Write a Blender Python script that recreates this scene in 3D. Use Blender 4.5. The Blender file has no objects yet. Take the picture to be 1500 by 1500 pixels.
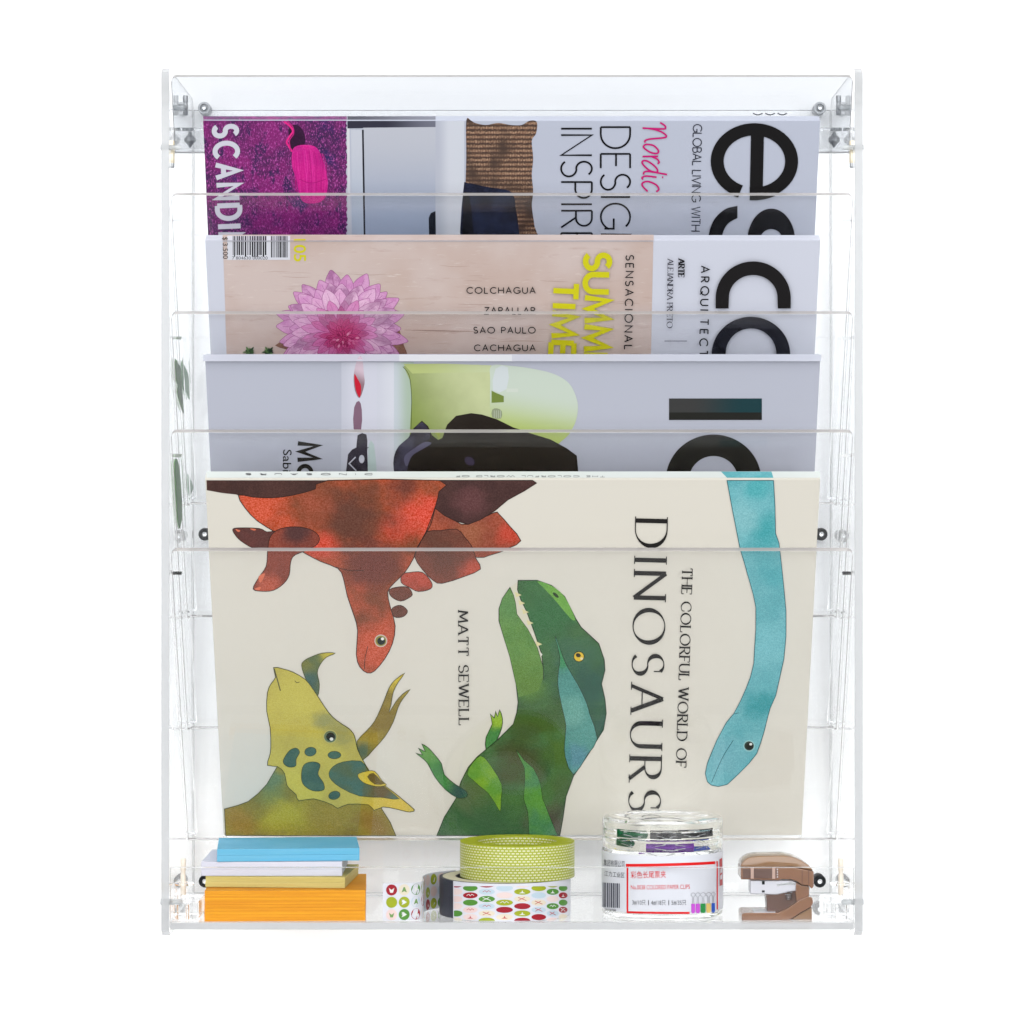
import bpy, bmesh, math, random
from mathutils import Vector, Matrix
from mathutils.geometry import tessellate_polygon
random.seed(7)
SC = bpy.context.scene
COL = SC.collection
S = 0.0003125            # metres per photograph pixel at the front plane of the rack
D = 4500.0               # camera distance from the front plane, same unit

# ------------------------------------------------------------------ camera
cd = bpy.data.cameras.new('camera'); cam = bpy.data.objects.new('camera', cd); COL.objects.link(cam)
cam.location = (0, -D*S, 0); cam.rotation_euler = (math.pi/2, 0, 0)
cd.sensor_width = 36; cd.lens = 36*D/1500; cd.clip_start = 0.05; cd.clip_end = 50
SC.camera = cam
# ------------------------------------------------------------------ studio light
W = bpy.data.worlds.new('World'); SC.world = W; W.use_nodes = True
wn, wl = W.node_tree.nodes, W.node_tree.links
bg = wn['Background']
tc = wn.new('ShaderNodeTexCoord'); sep = wn.new('ShaderNodeSeparateXYZ'); wl.new(tc.outputs['Generated'], sep.inputs[0])
def wmath(op, a, b=None, c=None):
    q = wn.new('ShaderNodeMath'); q.operation = op
    for s_, v_ in zip(q.inputs, (a, b, c)):
        if v_ is None: continue
        if hasattr(v_, 'is_output'): wl.new(v_, s_)
        else: s_.default_value = v_
    return q.outputs[0]
def wramp(f, stops):
    r = wn.new('ShaderNodeValToRGB'); wl.new(f, r.inputs[0]); e = r.color_ramp.elements
    while len(e) < len(stops): e.new(.5)
    for q, (p_, v_) in zip(e, stops): q.position = p_; q.color = (v_*.985, v_*.993, v_, 1)
    return r.outputs[0]
EL = lambda deg: (math.sin(math.radians(deg))+1)/2
elev = wmath('MULTIPLY_ADD', sep.outputs['Z'], .5, .5)
# studio surround: a strong bank of light round and above the camera, a weaker one below it, dim elsewhere,
# and a dark gap just under the lens
dim = wramp(elev, [(EL(-90), .3), (EL(-64), .22), (EL(-38), .2), (EL(0), .2), (EL(60), .2), (EL(90), .17)])
cen = wramp(elev, [(EL(-90), .3), (EL(-66), .2), (EL(-50), .2), (EL(-34), .2), (EL(-13), .25), (EL(-10), .06), (EL(-4.5), .06), (EL(-2), 1.0), (EL(22), 1.0), (EL(48), .4), (EL(90), .17)])
rim = wramp(elev, [(EL(-90), .3), (EL(-66), .2), (EL(-50), .2), (EL(-34), .2), (EL(-12), .3), (EL(-3), 1.0), (EL(22), 1.0), (EL(48), .4), (EL(90), .17)])
absx = wmath('ABSOLUTE', sep.outputs['X'])
def wmix(lo, hi, a, b):
    q = wn.new('ShaderNodeMapRange'); q.interpolation_type = 'SMOOTHSTEP'; wl.new(absx, q.inputs[0]); q.inputs[1].default_value = lo; q.inputs[2].default_value = hi
    m_ = wn.new('ShaderNodeMix'); m_.data_type = 'RGBA'; wl.new(q.outputs[0], m_.inputs[0]); wl.new(a, m_.inputs[6]); wl.new(b, m_.inputs[7])
    return m_.outputs[2]
wl.new(wmix(.6, .8, wmix(.14, .22, cen, rim), dim), bg.inputs['Color']); bg.inputs['Strength'].default_value = 3.55

def area(name, loc, target, size, power, color=(1, 1, 1)):
    l = bpy.data.lights.new(name, 'AREA'); l.shape = 'RECTANGLE'; l.size, l.size_y = size; l.energy = power; l.color = color
    o = bpy.data.objects.new(name, l); COL.objects.link(o); o.location = loc
    o.rotation_euler = (Vector(target)-Vector(loc)).to_track_quat('-Z', 'Y').to_euler()
    return o
area('softbox', (0, -1.0, 1.15), (0, 0.05, 0), (1.6, 0.7), 6.0, (1, 0.99, 0.97))
vs = SC.view_settings; vs.view_transform = 'Standard'; vs.look = 'None'; vs.exposure = 0; vs.gamma = 1; vs.use_curve_mapping = False
cy = SC.cycles
cy.max_bounces = 48; cy.transmission_bounces = 48; cy.transparent_max_bounces = 48; cy.glossy_bounces = 24; cy.diffuse_bounces = 5
cy.caustics_reflective = True; cy.caustics_refractive = True; cy.sample_clamp_indirect = 6; cy.blur_glossy = 0.0

# ------------------------------------------------------------------ helpers
LF = 1.5
def lin(c): c /= 255.0; return c/12.92 if c <= 0.04045 else ((c+0.055)/1.055)**2.4
def rgb(r, g, b, k=None):
    k = LF if k is None else k
    return (min(lin(r)/k, .92), min(lin(g)/k, .92), min(lin(b)/k, .92), 1)
def P(px, py, d=0.0):
    f = (D+d)/D*S
    return Vector(((px-750)*f, d*S, (750-py)*f))
def V(x, d, z): return Vector((x*S, d*S, z*S))

def newmat(name):
    m = bpy.data.materials.new(name); m.use_nodes = True
    return m, m.node_tree.nodes, m.node_tree.links, m.node_tree.nodes['Principled BSDF']
MC = {}
def flat(c, rough=.45, spec=.35, metal=0, key=None):
    k = (c, rough, spec, metal)
    if k in MC: return MC[k]
    m, n, l, b = newmat('print_ink')
    b.inputs['Base Color'].default_value = rgb(*c); b.inputs['Roughness'].default_value = rough
    b.inputs['Specular IOR Level'].default_value = min(spec, .18); b.inputs['Metallic'].default_value = metal
    MC[k] = m; return m
def mix(n, l, f, a, b):
    x = n.new('ShaderNodeMix'); x.data_type = 'RGBA'
    for s, v in ((x.inputs[0], f), (x.inputs[6], a), (x.inputs[7], b)):
        if hasattr(v, 'is_output'): l.new(v, s)
        else: s.default_value = v
    return x.outputs[2]
def noise(n, l, vec, scale, detail=3, rough=.55, dist=0):
    t = n.new('ShaderNodeTexNoise'); l.new(vec, t.inputs['Vector'])
    t.inputs['Scale'].default_value = scale; t.inputs['Detail'].default_value = detail
    t.inputs['Roughness'].default_value = rough; t.inputs['Distortion'].default_value = dist
    return t.outputs[0]
def ramp(n, l, f, p0, p1):
    r = n.new('ShaderNodeMapRange'); r.interpolation_type = 'SMOOTHSTEP'; l.new(f, r.inputs[0])
    r.inputs[1].default_value = p0; r.inputs[2].default_value = p1
    return r.outputs[0]
def wash(c1, c2, blobs=(), grain=.3, scale=55, surf=None, rough=.5):
    """watercolour print: two pigments in soft patches, further pigments pooled round given spots, fine grain"""
    m, n, l, b = newmat('watercolour_print')
    v = n.new('ShaderNodeTexCoord').outputs['Object']
    c = mix(n, l, ramp(n, l, noise(n, l, v, scale), .35, .65), rgb(*c1), rgb(*c2))
    if blobs:
        wob = noise(n, l, v, 75, 5, .6)
        for (px, py, r, col) in blobs:
            dn = n.new('ShaderNodeVectorMath'); dn.operation = 'DISTANCE'; l.new(v, dn.inputs[0]); dn.inputs[1].default_value = surf(px, py)
            ad = n.new('ShaderNodeMath'); ad.operation = 'MULTIPLY_ADD'; l.new(wob, ad.inputs[0]); ad.inputs[1].default_value = -r*S*1.9; l.new(dn.outputs['Value'], ad.inputs[2])
            mr = n.new('ShaderNodeMapRange'); mr.interpolation_type = 'SMOOTHSTEP'; l.new(ad.outputs[0], mr.inputs[0])
            mr.inputs[1].default_value = -r*S*.75; mr.inputs[2].default_value = r*S*.25; mr.inputs[3].default_value = 1; mr.inputs[4].default_value = 0
            c = mix(n, l, mr.outputs[0], c, rgb(*col))
    g = ramp(n, l, noise(n, l, v, 1500, 2, .6), .3, .75)
    dk = n.new('ShaderNodeHueSaturation'); dk.inputs['Value'].default_value = 1-grain*.75; l.new(c, dk.inputs['Color'])
    lt = n.new('ShaderNodeHueSaturation'); lt.inputs['Value'].default_value = 1+grain*.6; lt.inputs['Saturation'].default_value = 1-grain*.35; l.new(c, lt.inputs['Color'])
    c = mix(n, l, g, dk.outputs[0], lt.outputs[0])
    l.new(c, b.inputs['Base Color']); b.inputs['Roughness'].default_value = rough; b.inputs['Specular IOR Level'].default_value = .16
    return m
def grad(c1, c2, pa, pb, surf, rough=.45, extra=0):
    """printed photograph tone running from one spot of the print to another"""
    m, n, l, b = newmat('photo_print')
    v = n.new('ShaderNodeTexCoord').outputs['Object']
    a, e = surf(*pa), surf(*pb); ax = e-a; L2 = ax.length_squared
    s = n.new('ShaderNodeVectorMath'); s.operation = 'SUBTRACT'; l.new(v, s.inputs[0]); s.inputs[1].default_value = a
    dt = n.new('ShaderNodeVectorMath'); dt.operation = 'DOT_PRODUCT'; l.new(s.outputs[0], dt.inputs[0]); dt.inputs[1].default_value = ax/L2
    f = ramp(n, l, dt.outputs['Value'], 0, 1)
    c = mix(n, l, f, rgb(*c1), rgb(*c2))
    if extra:
        c2_ = n.new('ShaderNodeHueSaturation'); c2_.inputs['Value'].default_value = 1-extra; l.new(c, c2_.inputs['Color'])
        c = mix(n, l, ramp(n, l, noise(n, l, v, 70, 4), .35, .7), c, c2_.outputs[0])
    l.new(c, b.inputs['Base Color']); b.inputs['Roughness'].default_value = rough; b.inputs['Specular IOR Level'].default_value = .16
    return m
def acrylic(name, tint=(.975, .985, .99), rough=0.0, ior=1.49):
    m, n, l, b = newmat(name)
    b.inputs['Base Color'].default_value = (*tint, 1); b.inputs['Transmission Weight'].default_value = 1
    b.inputs['Roughness'].default_value = rough; b.inputs['IOR'].default_value = ior
    return m
EDGT, n, l, b = newmat('grey_acrylic_edge')
b.inputs['Base Color'].default_value = (.30, .29, .29, 1); b.inputs['Transmission Weight'].default_value = .3; b.inputs['Roughness'].default_value = .3
EDGP, n, l, b = newmat('polished_acrylic_edge')
b.inputs['Base Color'].default_value = (.72, .69, .67, 1); b.inputs['Transmission Weight'].default_value = .6
b.inputs['Roughness'].default_value = .12; b.inputs['IOR'].default_value = 1.4
ACR = acrylic('clear_acrylic', (.996, .999, 1), 0, 1.33)
EDGE, n, l, b = newmat('sawn_acrylic_edge')
b.inputs['Base Color'].default_value = (.60, .61, .62, 1); b.inputs['Transmission Weight'].default_value = .6
b.inputs['Roughness'].default_value = .25; b.inputs['IOR'].default_value = 1.49
ACS = acrylic('tinted_clear_acrylic', (.965, .975, .98), 0, 1.45)
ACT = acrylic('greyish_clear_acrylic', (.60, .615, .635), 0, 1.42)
GLS = acrylic('clear_jar_plastic', (.985, .99, .985), 0, 1.36)

class MB:
    def __init__(s): s.v = []; s.f = []; s.m = []; s.sm = []; s.mats = []
    def mi(s, mat):
        if mat not in s.mats: s.mats.append(mat)
        return s.mats.index(mat)
    def add(s, verts, faces, mat, smooth=False):
        o = len(s.v); s.v += [Vector(v) for v in verts]; k = s.mi(mat)
        for f in faces: s.f.append([o+i for i in f]); s.m.append(k); s.sm.append(smooth)
    def bm(s, bm, mat, smooth=False):
        bm.verts.index_update()
        s.add([v.co.copy() for v in bm.verts], [[v.index for v in f.verts] for f in bm.faces], mat, smooth); bm.free()
    def hexa(s, c, mat, bev=0, seg=2, smooth=False):
        """box from 8 corners: bottom ring 0-3, top ring 4-7"""
        bm = bmesh.new(); vs = [bm.verts.new(x) for x in c]
        for f in ((3, 2, 1, 0), (4, 5, 6, 7), (0, 1, 5, 4), (1, 2, 6, 5), (2, 3, 7, 6), (3, 0, 4, 7)): bm.faces.new([vs[i] for i in f])
        bmesh.ops.recalc_face_normals(bm, faces=bm.faces)
        if bev: bmesh.ops.bevel(bm, geom=bm.edges[:], offset=bev*S, segments=seg, profile=.5, affect='EDGES')
        s.bm(bm, mat, smooth)
    def box(s, x0, x1, d0, d1, z0, z1, mat, bev=0, seg=2):
        s.hexa([V(x0, d0, z0), V(x1, d0, z0), V(x1, d1, z0), V(x0, d1, z0), V(x0, d0, z1), V(x1, d0, z1), V(x1, d1, z1), V(x0, d1, z1)], mat, bev, seg)
    def prism(s, pts, ext, mat, bev=0, seg=2, smooth=False, edge=None):
        """outline (3-D points) swept along ext"""
        bm = bmesh.new(); a = [bm.verts.new(p) for p in pts]; b = [bm.verts.new(p+ext) for p in pts]; n = len(a)
        bm.faces.new(a); bm.faces.new(b[::-1])
        for i in range(n): bm.faces.new((a[i], b[i], b[(i+1) % n], a[(i+1) % n]))
        bmesh.ops.recalc_face_normals(bm, faces=bm.faces)
        if bev: bmesh.ops.bevel(bm, geom=[e for e in bm.edges], offset=bev*S, segments=seg, profile=.5, affect='EDGES')
        if edge:
            e = ext.normalized(); bm.verts.index_update(); o = len(s.v); k0, k1 = s.mi(mat), s.mi(edge); s.v += [v.co.copy() for v in bm.verts]
            for f in bm.faces: s.f.append([o+v.index for v in f.verts]); s.m.append(k0 if abs(f.normal.dot(e)) > .9 else k1); s.sm.append(False)
            bm.free()
        else: s.bm(bm, mat, smooth)
    def lathe(s, prof, c, axis, mat, n=64, smooth=True, a0=0, a1=360):
        """prof: (radius, height) px, closed into a ring of revolution about axis through c (a metre Vector)"""
        ax = Vector(axis).normalized(); u = ax.orthogonal().normalized()
        if abs(ax.z) > .99: u = Vector((1, 0, 0))
        w = ax.cross(u); full = a1-a0 >= 360; k = n if full else n+1
        vs = []
        for i in range(k):
            t = math.radians(a0+(a1-a0)*i/n); e = u*math.cos(t)+w*math.sin(t)
            vs += [c+ax*(h*S)+e*(r*S) for r, h in prof]
        q = len(prof); fs = []
        for i in range(n):
            j = (i+1) % k
            for t in range(q-1):
                f = [i*q+t, j*q+t, j*q+t+1, i*q+t+1]
                if prof[t][0] < 1e-6: f = [i*q+t, j*q+t+1, i*q+t+1]
                elif prof[t+1][0] < 1e-6: f = [i*q+t, j*q+t, j*q+t+1]
                fs.append(f)
        bm = bmesh.new(); b = [bm.verts.new(v) for v in vs]
        for f in fs:
            try: bm.faces.new([b[i] for i in f])
            except ValueError: pass
        bmesh.ops.remove_doubles(bm, verts=bm.verts[:], dist=1e-8)
        bmesh.ops.recalc_face_normals(bm, faces=bm.faces)
        s.bm(bm, mat, smooth)
    def tube(s, pts, r, mat, n=8):
        pts = [Vector(p) for p in pts]; vs = []; 
        for i, p in enumerate(pts):
            t = (pts[min(i+1, len(pts)-1)]-pts[max(i-1, 0)]).normalized()
            u = t.cross(Vector((0.13, .21, .97))).normalized(); w = t.cross(u)
            vs += [p+(u*math.cos(2*math.pi*k/n)+w*math.sin(2*math.pi*k/n))*r*S for k in range(n)]
        fs = [[i*n+k, i*n+(k+1) % n, (i+1)*n+(k+1) % n, (i+1)*n+k] for i in range(len(pts)-1) for k in range(n)]
        fs += [list(range(n))[::-1], [(len(pts)-1)*n+k for k in range(n)]]
        s.add(vs, fs, mat, True)
    def build(s, name, parent=None, label=None, crease=True):
        me = bpy.data.meshes.new(name); o0 = Vector((0, 0, 0)); p = parent
        while p is not None: o0 = o0+p.location; p = p.parent
        me.from_pydata([tuple(v-o0) for v in s.v], [], s.f)
        for m in s.mats: me.materials.append(m)
        for p_, k, q in zip(me.polygons, s.m, s.sm): p_.material_index = k; p_.use_smooth = q
        me.update()
        if any(s.sm): me.set_sharp_from_angle(angle=math.radians(38))
        o = bpy.data.objects.new(name, me); COL.objects.link(o); o.parent = parent
        if label: o['label'] = label
        return o
def thing(name, label, cat, loc, group=None):
    o = bpy.data.objects.new(name, None); COL.objects.link(o); o.location = loc; o.empty_display_size = .01
    o['label'] = label; o['category'] = cat
    if group: o['group'] = group
    return o

# ---- printing on a surface: everything is laid down in photograph pixels and projected on the real surface
def spline(pts, n=6, closed=True):
    out = []; k = len(pts)
    for i in range(k if closed else k-1):
        g = (lambda j: pts[j % k]) if closed else (lambda j: pts[max(0, min(k-1, j))])
        p0, p1, p2, p3 = g(i-1), g(i), g(i+1), g(i+2)
        for q in range(n):
            t = q/n
            out.append(tuple(.5*(2*b+(c-a)*t+(2*a-5*b+4*c-d)*t*t+(3*b-a-3*c+d)*t**3) for a, b, c, d in zip(p0, p1, p2, p3)))
    if not closed: out.append(tuple(pts[-1]))
    return out
def arc(cx, cy_, rx, ry, a0, a1, n=16):
    return [(cx+rx*math.cos(math.radians(a0+(a1-a0)*i/n)), cy_+ry*math.sin(math.radians(a0+(a1-a0)*i/n))) for i in range(n+1)]
GL = {
 'A': (.74, [[(0, 0), (.37, 1), (.74, 0)], [(.13, .34), (.61, .34)]]),
 'B': (.58, [[(0, 0), (0, 1)], [(0, 1), (.28, 1)]+arc(.28, .76, .24, .24, 90, -90)+[(0, .52)], [(0, .52), (.3, .52)]+arc(.3, .26, .28, .26, 90, -90)+[(0, 0)]]),
 'C': (.8, [arc(.47, .5, .47, .5, 45, 315, 26)]),
 'D': (.74, [[(0, 0), (0, 1)], [(0, 1), (.25, 1)]+arc(.25, .5, .49, .5, 90, -90)+[(0, 0)]]),
 'E': (.5, [[(0, 0), (0, 1)], [(0, 1), (.5, 1)], [(0, .52), (.43, .52)], [(0, 0), (.5, 0)]]),
 'F': (.48, [[(0, 0), (0, 1)], [(0, 1), (.48, 1)], [(0, .5), (.4, .5)]]),
 'G': (.88, [arc(.47, .5, .47, .5, 45, 335, 26), [(.52, .44), (.88, .44), (.88, .12)]]),
 'H': (.7, [[(0, 0), (0, 1)], [(.7, 0), (.7, 1)], [(0, .52), (.7, .52)]]),
 'I': (.0, [[(0, 0), (0, 1)]]),
 'J': (.36, [[(.34, 1), (.34, .22)]+arc(.14, .22, .2, .22, 0, -140, 8)]),
 'L': (.48, [[(0, 1), (0, 0)], [(0, 0), (.48, 0)]]),
 'M': (.88, [[(0, 0), (.1, 1), (.44, .12), (.78, 1), (.88, 0)]]),
 'N': (.72, [[(0, 0), (0, 1), (.72, 0), (.72, 1)]]),
 'O': (.96, [arc(.48, .5, .48, .5, 0, 360, 36)]),
 'P': (.54, [[(0, 0), (0, 1)], [(0, 1), (.26, 1)]+arc(.26, .73, .28, .27, 90, -90)+[(0, .46)]]),
 'Q': (.96, [arc(.48, .5, .48, .5, 0, 360, 36), [(.55, .25), (.9, -.08)]]),
 'R': (.6, [[(0, 0), (0, 1)], [(0, 1), (.26, 1)]+arc(.26, .74, .28, .26, 90, -90)+[(0, .48)], [(.24, .48), (.6, 0)]]),
 'S': (.56, [arc(.28, .745, .25, .255, 35, 265, 18)+arc(.28, .25, .28, .25, 82, -150, 18)]),
 'T': (.62, [[(.31, 0), (.31, 1)], [(0, 1), (.62, 1)]]),
 'U': (.68, [[(0, 1), (0, .34)]+arc(.34, .34, .34, .34, 180, 360, 14)+[(.68, 1)]]),
 'V': (.72, [[(0, 1), (.36, 0), (.72, 1)]]),
 'W': (1.05, [[(0, 1), (.27, 0), (.525, 1), (.78, 0), (1.05, 1)]]),
 'Z': (.6, [[(0, 1), (.6, 1), (0, 0), (.6, 0)]]),
 ' ': (.3, []),
}
def clean(pts):
    out = [pts[0]]
    for p in pts[1:]:
        if math.dist(p, out[-1]) > 1e-5: out.append(p)
    return out
class Art:
    def __init__(s, surf, mb=None, step=.008): s.surf = surf; s.mb = mb or MB(); s.tb = MB(); s.z = .25; s.step = step
    def sw(s): s.mb, s.tb = s.tb, s.mb                           # change between the picture and the lettering
    def up(s, k=1): s.z += s.step*k
    def fill(s, pts, mat, smooth=0, up=True):
        if smooth: pts = spline(pts, smooth)
        pts = clean(pts)
        if math.dist(pts[0], pts[-1]) < 1e-5: pts = pts[:-1]
        tri = tessellate_polygon([[Vector((p[0], p[1], 0)) for p in pts]])
        s.mb.add([s.surf(p[0], p[1], s.z) for p in pts], [list(t) for t in tri], mat)
        if up: s.up()
    def ell(s, x, y, rx, ry, mat, rot=0, n=28, up=True):
        c, q = math.cos(math.radians(rot)), math.sin(math.radians(rot))
        s.fill([(x+c*a-q*b, y+q*a+c*b) for a, b in [(rx*math.cos(2*math.pi*i/n), ry*math.sin(2*math.pi*i/n)) for i in range(n)]], mat, 0, up)
    def disc(s, pts, c, mat, n=4):
        q = len(pts); vs = [s.surf(c[0], c[1], s.z)]
        for k in range(1, n+1): vs += [s.surf(c[0]+(x-c[0])*k/n, c[1]+(y-c[1])*k/n, s.z) for x, y in pts]
        fs = [[0, 1+i, 1+(i+1) % q] for i in range(q)]
        for k in range(n-1): fs += [[1+k*q+i, 1+(k+1)*q+i, 1+(k+1)*q+(i+1) % q, 1+k*q+(i+1) % q] for i in range(q)]
        s.mb.add(vs, fs, mat)
    def rect(s, x0, y0, x1, y1, mat, up=True): s.fill([(x0, y0), (x1, y0), (x1, y1), (x0, y1)], mat, 0, up)
    def stroke(s, pts, w, mat, closed=False, up=True, nib=None, taper=False):
        pts = clean(pts); n = len(pts)
        if n < 2: return
        if closed and math.dist(pts[0], pts[-1]) < 1e-4: pts = pts[:-1]; n -= 1
        L, R = [], []
        for i in range(n):
            a = pts[i-1] if (i > 0 or closed) else None; b = pts[(i+1) % n] if (i < n-1 or closed) else None; p = pts[i]
            def dr(u, v): q = math.dist(u, v); return ((v[0]-u[0])/q, (v[1]-u[1])/q)
            d0 = dr(a, p) if a else None; d1 = dr(p, b) if b else None
            if d0 is None: d0 = d1
            if d1 is None: d1 = d0
            nx, ny = -(d0[1]+d1[1]), d0[0]+d1[0]; q = math.hypot(nx, ny)
            if q < .3: nx, ny, q = -d1[1], d1[0], 1
            nx /= q; ny /= q
            cosv = max(.45, nx*-d1[1]+ny*d1[0])
            ww = w
            if nib: ww = nib(d0, d1)
            if taper: ww = w*(.25+.75*math.sin(math.pi*min(max(i/(n-1), .0), 1)))
            h = ww/2/cosv
            L.append((p[0]+nx*h, p[1]+ny*h)); R.append((p[0]-nx*h, p[1]-ny*h))
        vs = [s.surf(x, y, s.z) for x, y in L]+[s.surf(x, y, s.z) for x, y in R]
        fs = [[i, (i+1) % n, n+(i+1) % n, n+i] for i in range(n if closed else n-1)]
        s.mb.add(vs, fs, mat)
        if up: s.up()
    def outline(s, pts, w, mat, smooth=0):
        if smooth: pts = spline(pts, smooth)
        s.stroke(pts, w, mat, True)
    def shape(s, pts, mat, ink=None, w=1.1, smooth=4):
        s.fill(pts, mat, smooth)
        if ink: s.outline(pts, w, ink, smooth)
    def text(s, t, p0, p1, cap, mat, w, serif=False, track=.16, thin=None):
        s.sw(); r = (p1[0]-p0[0], p1[1]-p0[1]); ln = math.hypot(*r); r = (r[0]/ln, r[1]/ln); u = (r[1], -r[0])
        x = 0; pos = []
        for ch in t:
            pos.append(x); x += GL[ch][0]+track+(.06 if ch == 'I' else 0)
        k = ln/(x-track)
        def M(a, b): return (p0[0]+r[0]*a*k+u[0]*b*cap, p0[1]+r[1]*a*k+u[1]*b*cap)
        nib = None
        if serif:
            tn = thin if thin else w*.32
            def nib(d0, d1):
                dx, dy = d0[0]+d1[0], d0[1]+d1[1]; q = math.hypot(dx, dy) or 1
                a = math.atan2((dx*u[0]+dy*u[1])/q, (dx*r[0]+dy*r[1])/q)
                return tn+(w-tn)*abs(math.sin(a-math.radians(10)))**2
        for ch, x0 in zip(t, pos):
            if ch == 'I': x0 += .03
            for si, st in enumerate(GL[ch][1]):
                pts = [M(x0+a, b) for a, b in st]
                if serif and len(st) <= 5 and ch in 'ANMWV':      # broken strokes so that each leg keeps its own weight
                    for i in range(len(pts)-1): s.stroke(pts[i:i+2], w, mat, nib=nib)
                else: s.stroke(pts, w, mat, closed=(ch == 'O' and True) or (ch == 'Q' and si == 0), nib=nib)
                if serif:
                    tn_ = tn*1.05; L_ = w*1.1+.1*cap
                    for e, o in ((0, 1), (-1, -2)):
                        (a, b), (a2, b2) = st[e], st[o]
                        if math.dist(st[0], st[-1]) < .01: continue
                        if b in (0, 1) and abs(b2-b) > abs(a2-a)*.4:
                            c = M(x0+a, b*1.0); s.stroke([(c[0]-r[0]*L_/2, c[1]-r[1]*L_/2), (c[0]+r[0]*L_/2, c[1]+r[1]*L_/2)], tn_, mat)
                        elif ch in 'EFLTZCSG' and a > .3 or (ch in 'TS' and e in (0, -1) and ch == 'T' and b == 1):
                            c = M(x0+a, b); dirn = -1 if b > .6 else 1
                            if b in (0, 1) or ch in 'CSG':
                                q = .2*cap*dirn; s.stroke([c, (c[0]+u[0]*q, c[1]+u[1]*q)], tn_*1.2, mat)
        s.sw()
    def font(s, t, p0, p1, h, mat, bold=0, base=True):
        """built-in font: baseline from p0 to p1, glyph height h (of the whole string's box)"""
        c = bpy.data.curves.new('lettering', 'FONT'); c.body = t; c.offset = bold; c.resolution_u = 4
        o = bpy.data.objects.new('lettering', c); COL.objects.link(o)
        dg = bpy.context.evaluated_depsgraph_get(); dg.update()
        me = bpy.data.meshes.new_from_object(o.evaluated_get(dg))
        xs = [v.co.x for v in me.vertices]; ys = [v.co.y for v in me.vertices]
        x0, x1, y0, y1 = min(xs), max(xs), min(ys), max(ys)
        r = (p1[0]-p0[0], p1[1]-p0[1]); ln = math.hypot(*r); r = (r[0]/ln, r[1]/ln); u = (r[1], -r[0])
        vs = []
        for v in me.vertices:
            a = (v.co.x-x0)/(x1-x0)*ln; b = (v.co.y-y0)/(y1-y0)*h
            vs.append(s.surf(p0[0]+r[0]*a+u[0]*b, p0[1]+r[1]*a+u[1]*b, s.z))
        s.tb.add(vs, [list(p.vertices) for p in me.polygons], mat); s.up()
        bpy.data.objects.remove(o); bpy.data.curves.remove(c); bpy.data.meshes.remove(me)

# ------------------------------------------------------------------ the wall
m_wall, n, l, b = newmat('white_wall_paint')
v = n.new('ShaderNodeTexCoord').outputs['Object']
l.new(mix(n, l, noise(n, l, v, 300, 4), (.925, .925, .925, 1), (.94, .94, .94, 1)), b.inputs['Base Color'])
b.inputs['Roughness'].default_value = .8; b.inputs['Specular IOR Level'].default_value = .2
BD = 335; WD = 362                                              # back panel front face, wall face (depths)
mb = MB(); mb.box(-7000, 7000, WD, WD+120, -7000, 7000, m_wall)
wall = mb.build('wall'); wall['kind'] = 'structure'; wall['label'] = 'plain white wall behind the clear acrylic rack'; wall['category'] = 'wall'

# ------------------------------------------------------------------ the rack
TH = math.radians(28); TN, CS, SN = math.tan(TH), math.cos(TH), math.sin(TH)
rack = thing('magazine_rack', 'clear acrylic wall rack with slanted pockets for magazines and a tray below', 'rack', V(0, 0, -622))
for sx in (-1, 1):
    mb = MB()
    x0, x1 = (-514, -502) if sx < 0 else (502, 514)
    pr = [(0, -614), (0, 644), (14, 652), (330, 652), (345, 640), (345, -610), (330, -622), (14, -622)]
    mb.prism([V(x0, d, z) for d, z in pr], V(x1-x0, 0, 0), ACS, .5, 1, edge=EDGE)
    mb.build('side_panel', rack)
def slope(d0, z0, sdn, nrm):
    """point on a slanted sheet: sdn px down the slope from its top front edge, nrm px behind its front face"""
    return d0+sdn*SN+nrm*CS, z0-sdn*CS+nrm*SN
ZK = [638, 464.25, 290.5, 116.75, -57]
LEN = 450/CS
def rounded_outline(w, ln, r, n=5):
    o = [(-w, ln), (w, ln)]
    o += [(w-r+r*math.cos(t), r-r*math.sin(t)) for t in [i/n*math.pi/2 for i in range(n+1)]]
    o += [(-w+r-r*math.sin(t), r-r*math.cos(t)) for t in [i/n*math.pi/2 for i in range(n+1)]]
    return o
for k, zk in enumerate(ZK):
    mb = MB()
    pts = []
    for x, q in rounded_outline(500.5, LEN if k else 120, 9):
        d, z = slope(4, zk, q, 0); pts.append(V(x, d, z))
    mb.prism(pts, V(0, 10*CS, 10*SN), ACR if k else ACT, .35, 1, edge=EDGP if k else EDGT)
    mb.build('pocket_panel', rack)
    if k:
        mb = MB(); z = zk-443
        mb.prism([V(-447, 258, z-4), V(449, 258, z-4), V(449, 333.5, z-4), V(-447, 333.5, z-4)], V(0, 0, 4), ACR, .3, 1); mb.build('pocket_floor', rack)
        for sx in (-1, 1):                                       # slanted rails on the inner side faces carry the sheets
            mb = MB(); pts = []
            for q, nr in ((46, 13), (46, 24), (LEN-4, 24), (LEN-4, 13)):
                d, z = slope(4, zk, q, nr); pts.append(V(sx*488, d, z))
            mb.prism(pts, V(sx*13.5, 0, 0), ACR, .3, 1); mb.build('rail', rack)
mb = MB(); mb.prism([V(-501, BD, -600), V(501, BD, -600), V(501, BD, 634), V(-501, BD, 634)], V(0, 10, 0), ACR, .4, 1, edge=EDGE); mb.build('back_panel', rack)
mb = MB(); mb.prism([V(-501, 2, -612), V(501, 2, -612), V(501, BD-1, -612), V(-501, BD-1, -612)], V(0, 0, 10), ACR, .5, 1, edge=EDGE); mb.build('tray_floor', rack)
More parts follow.
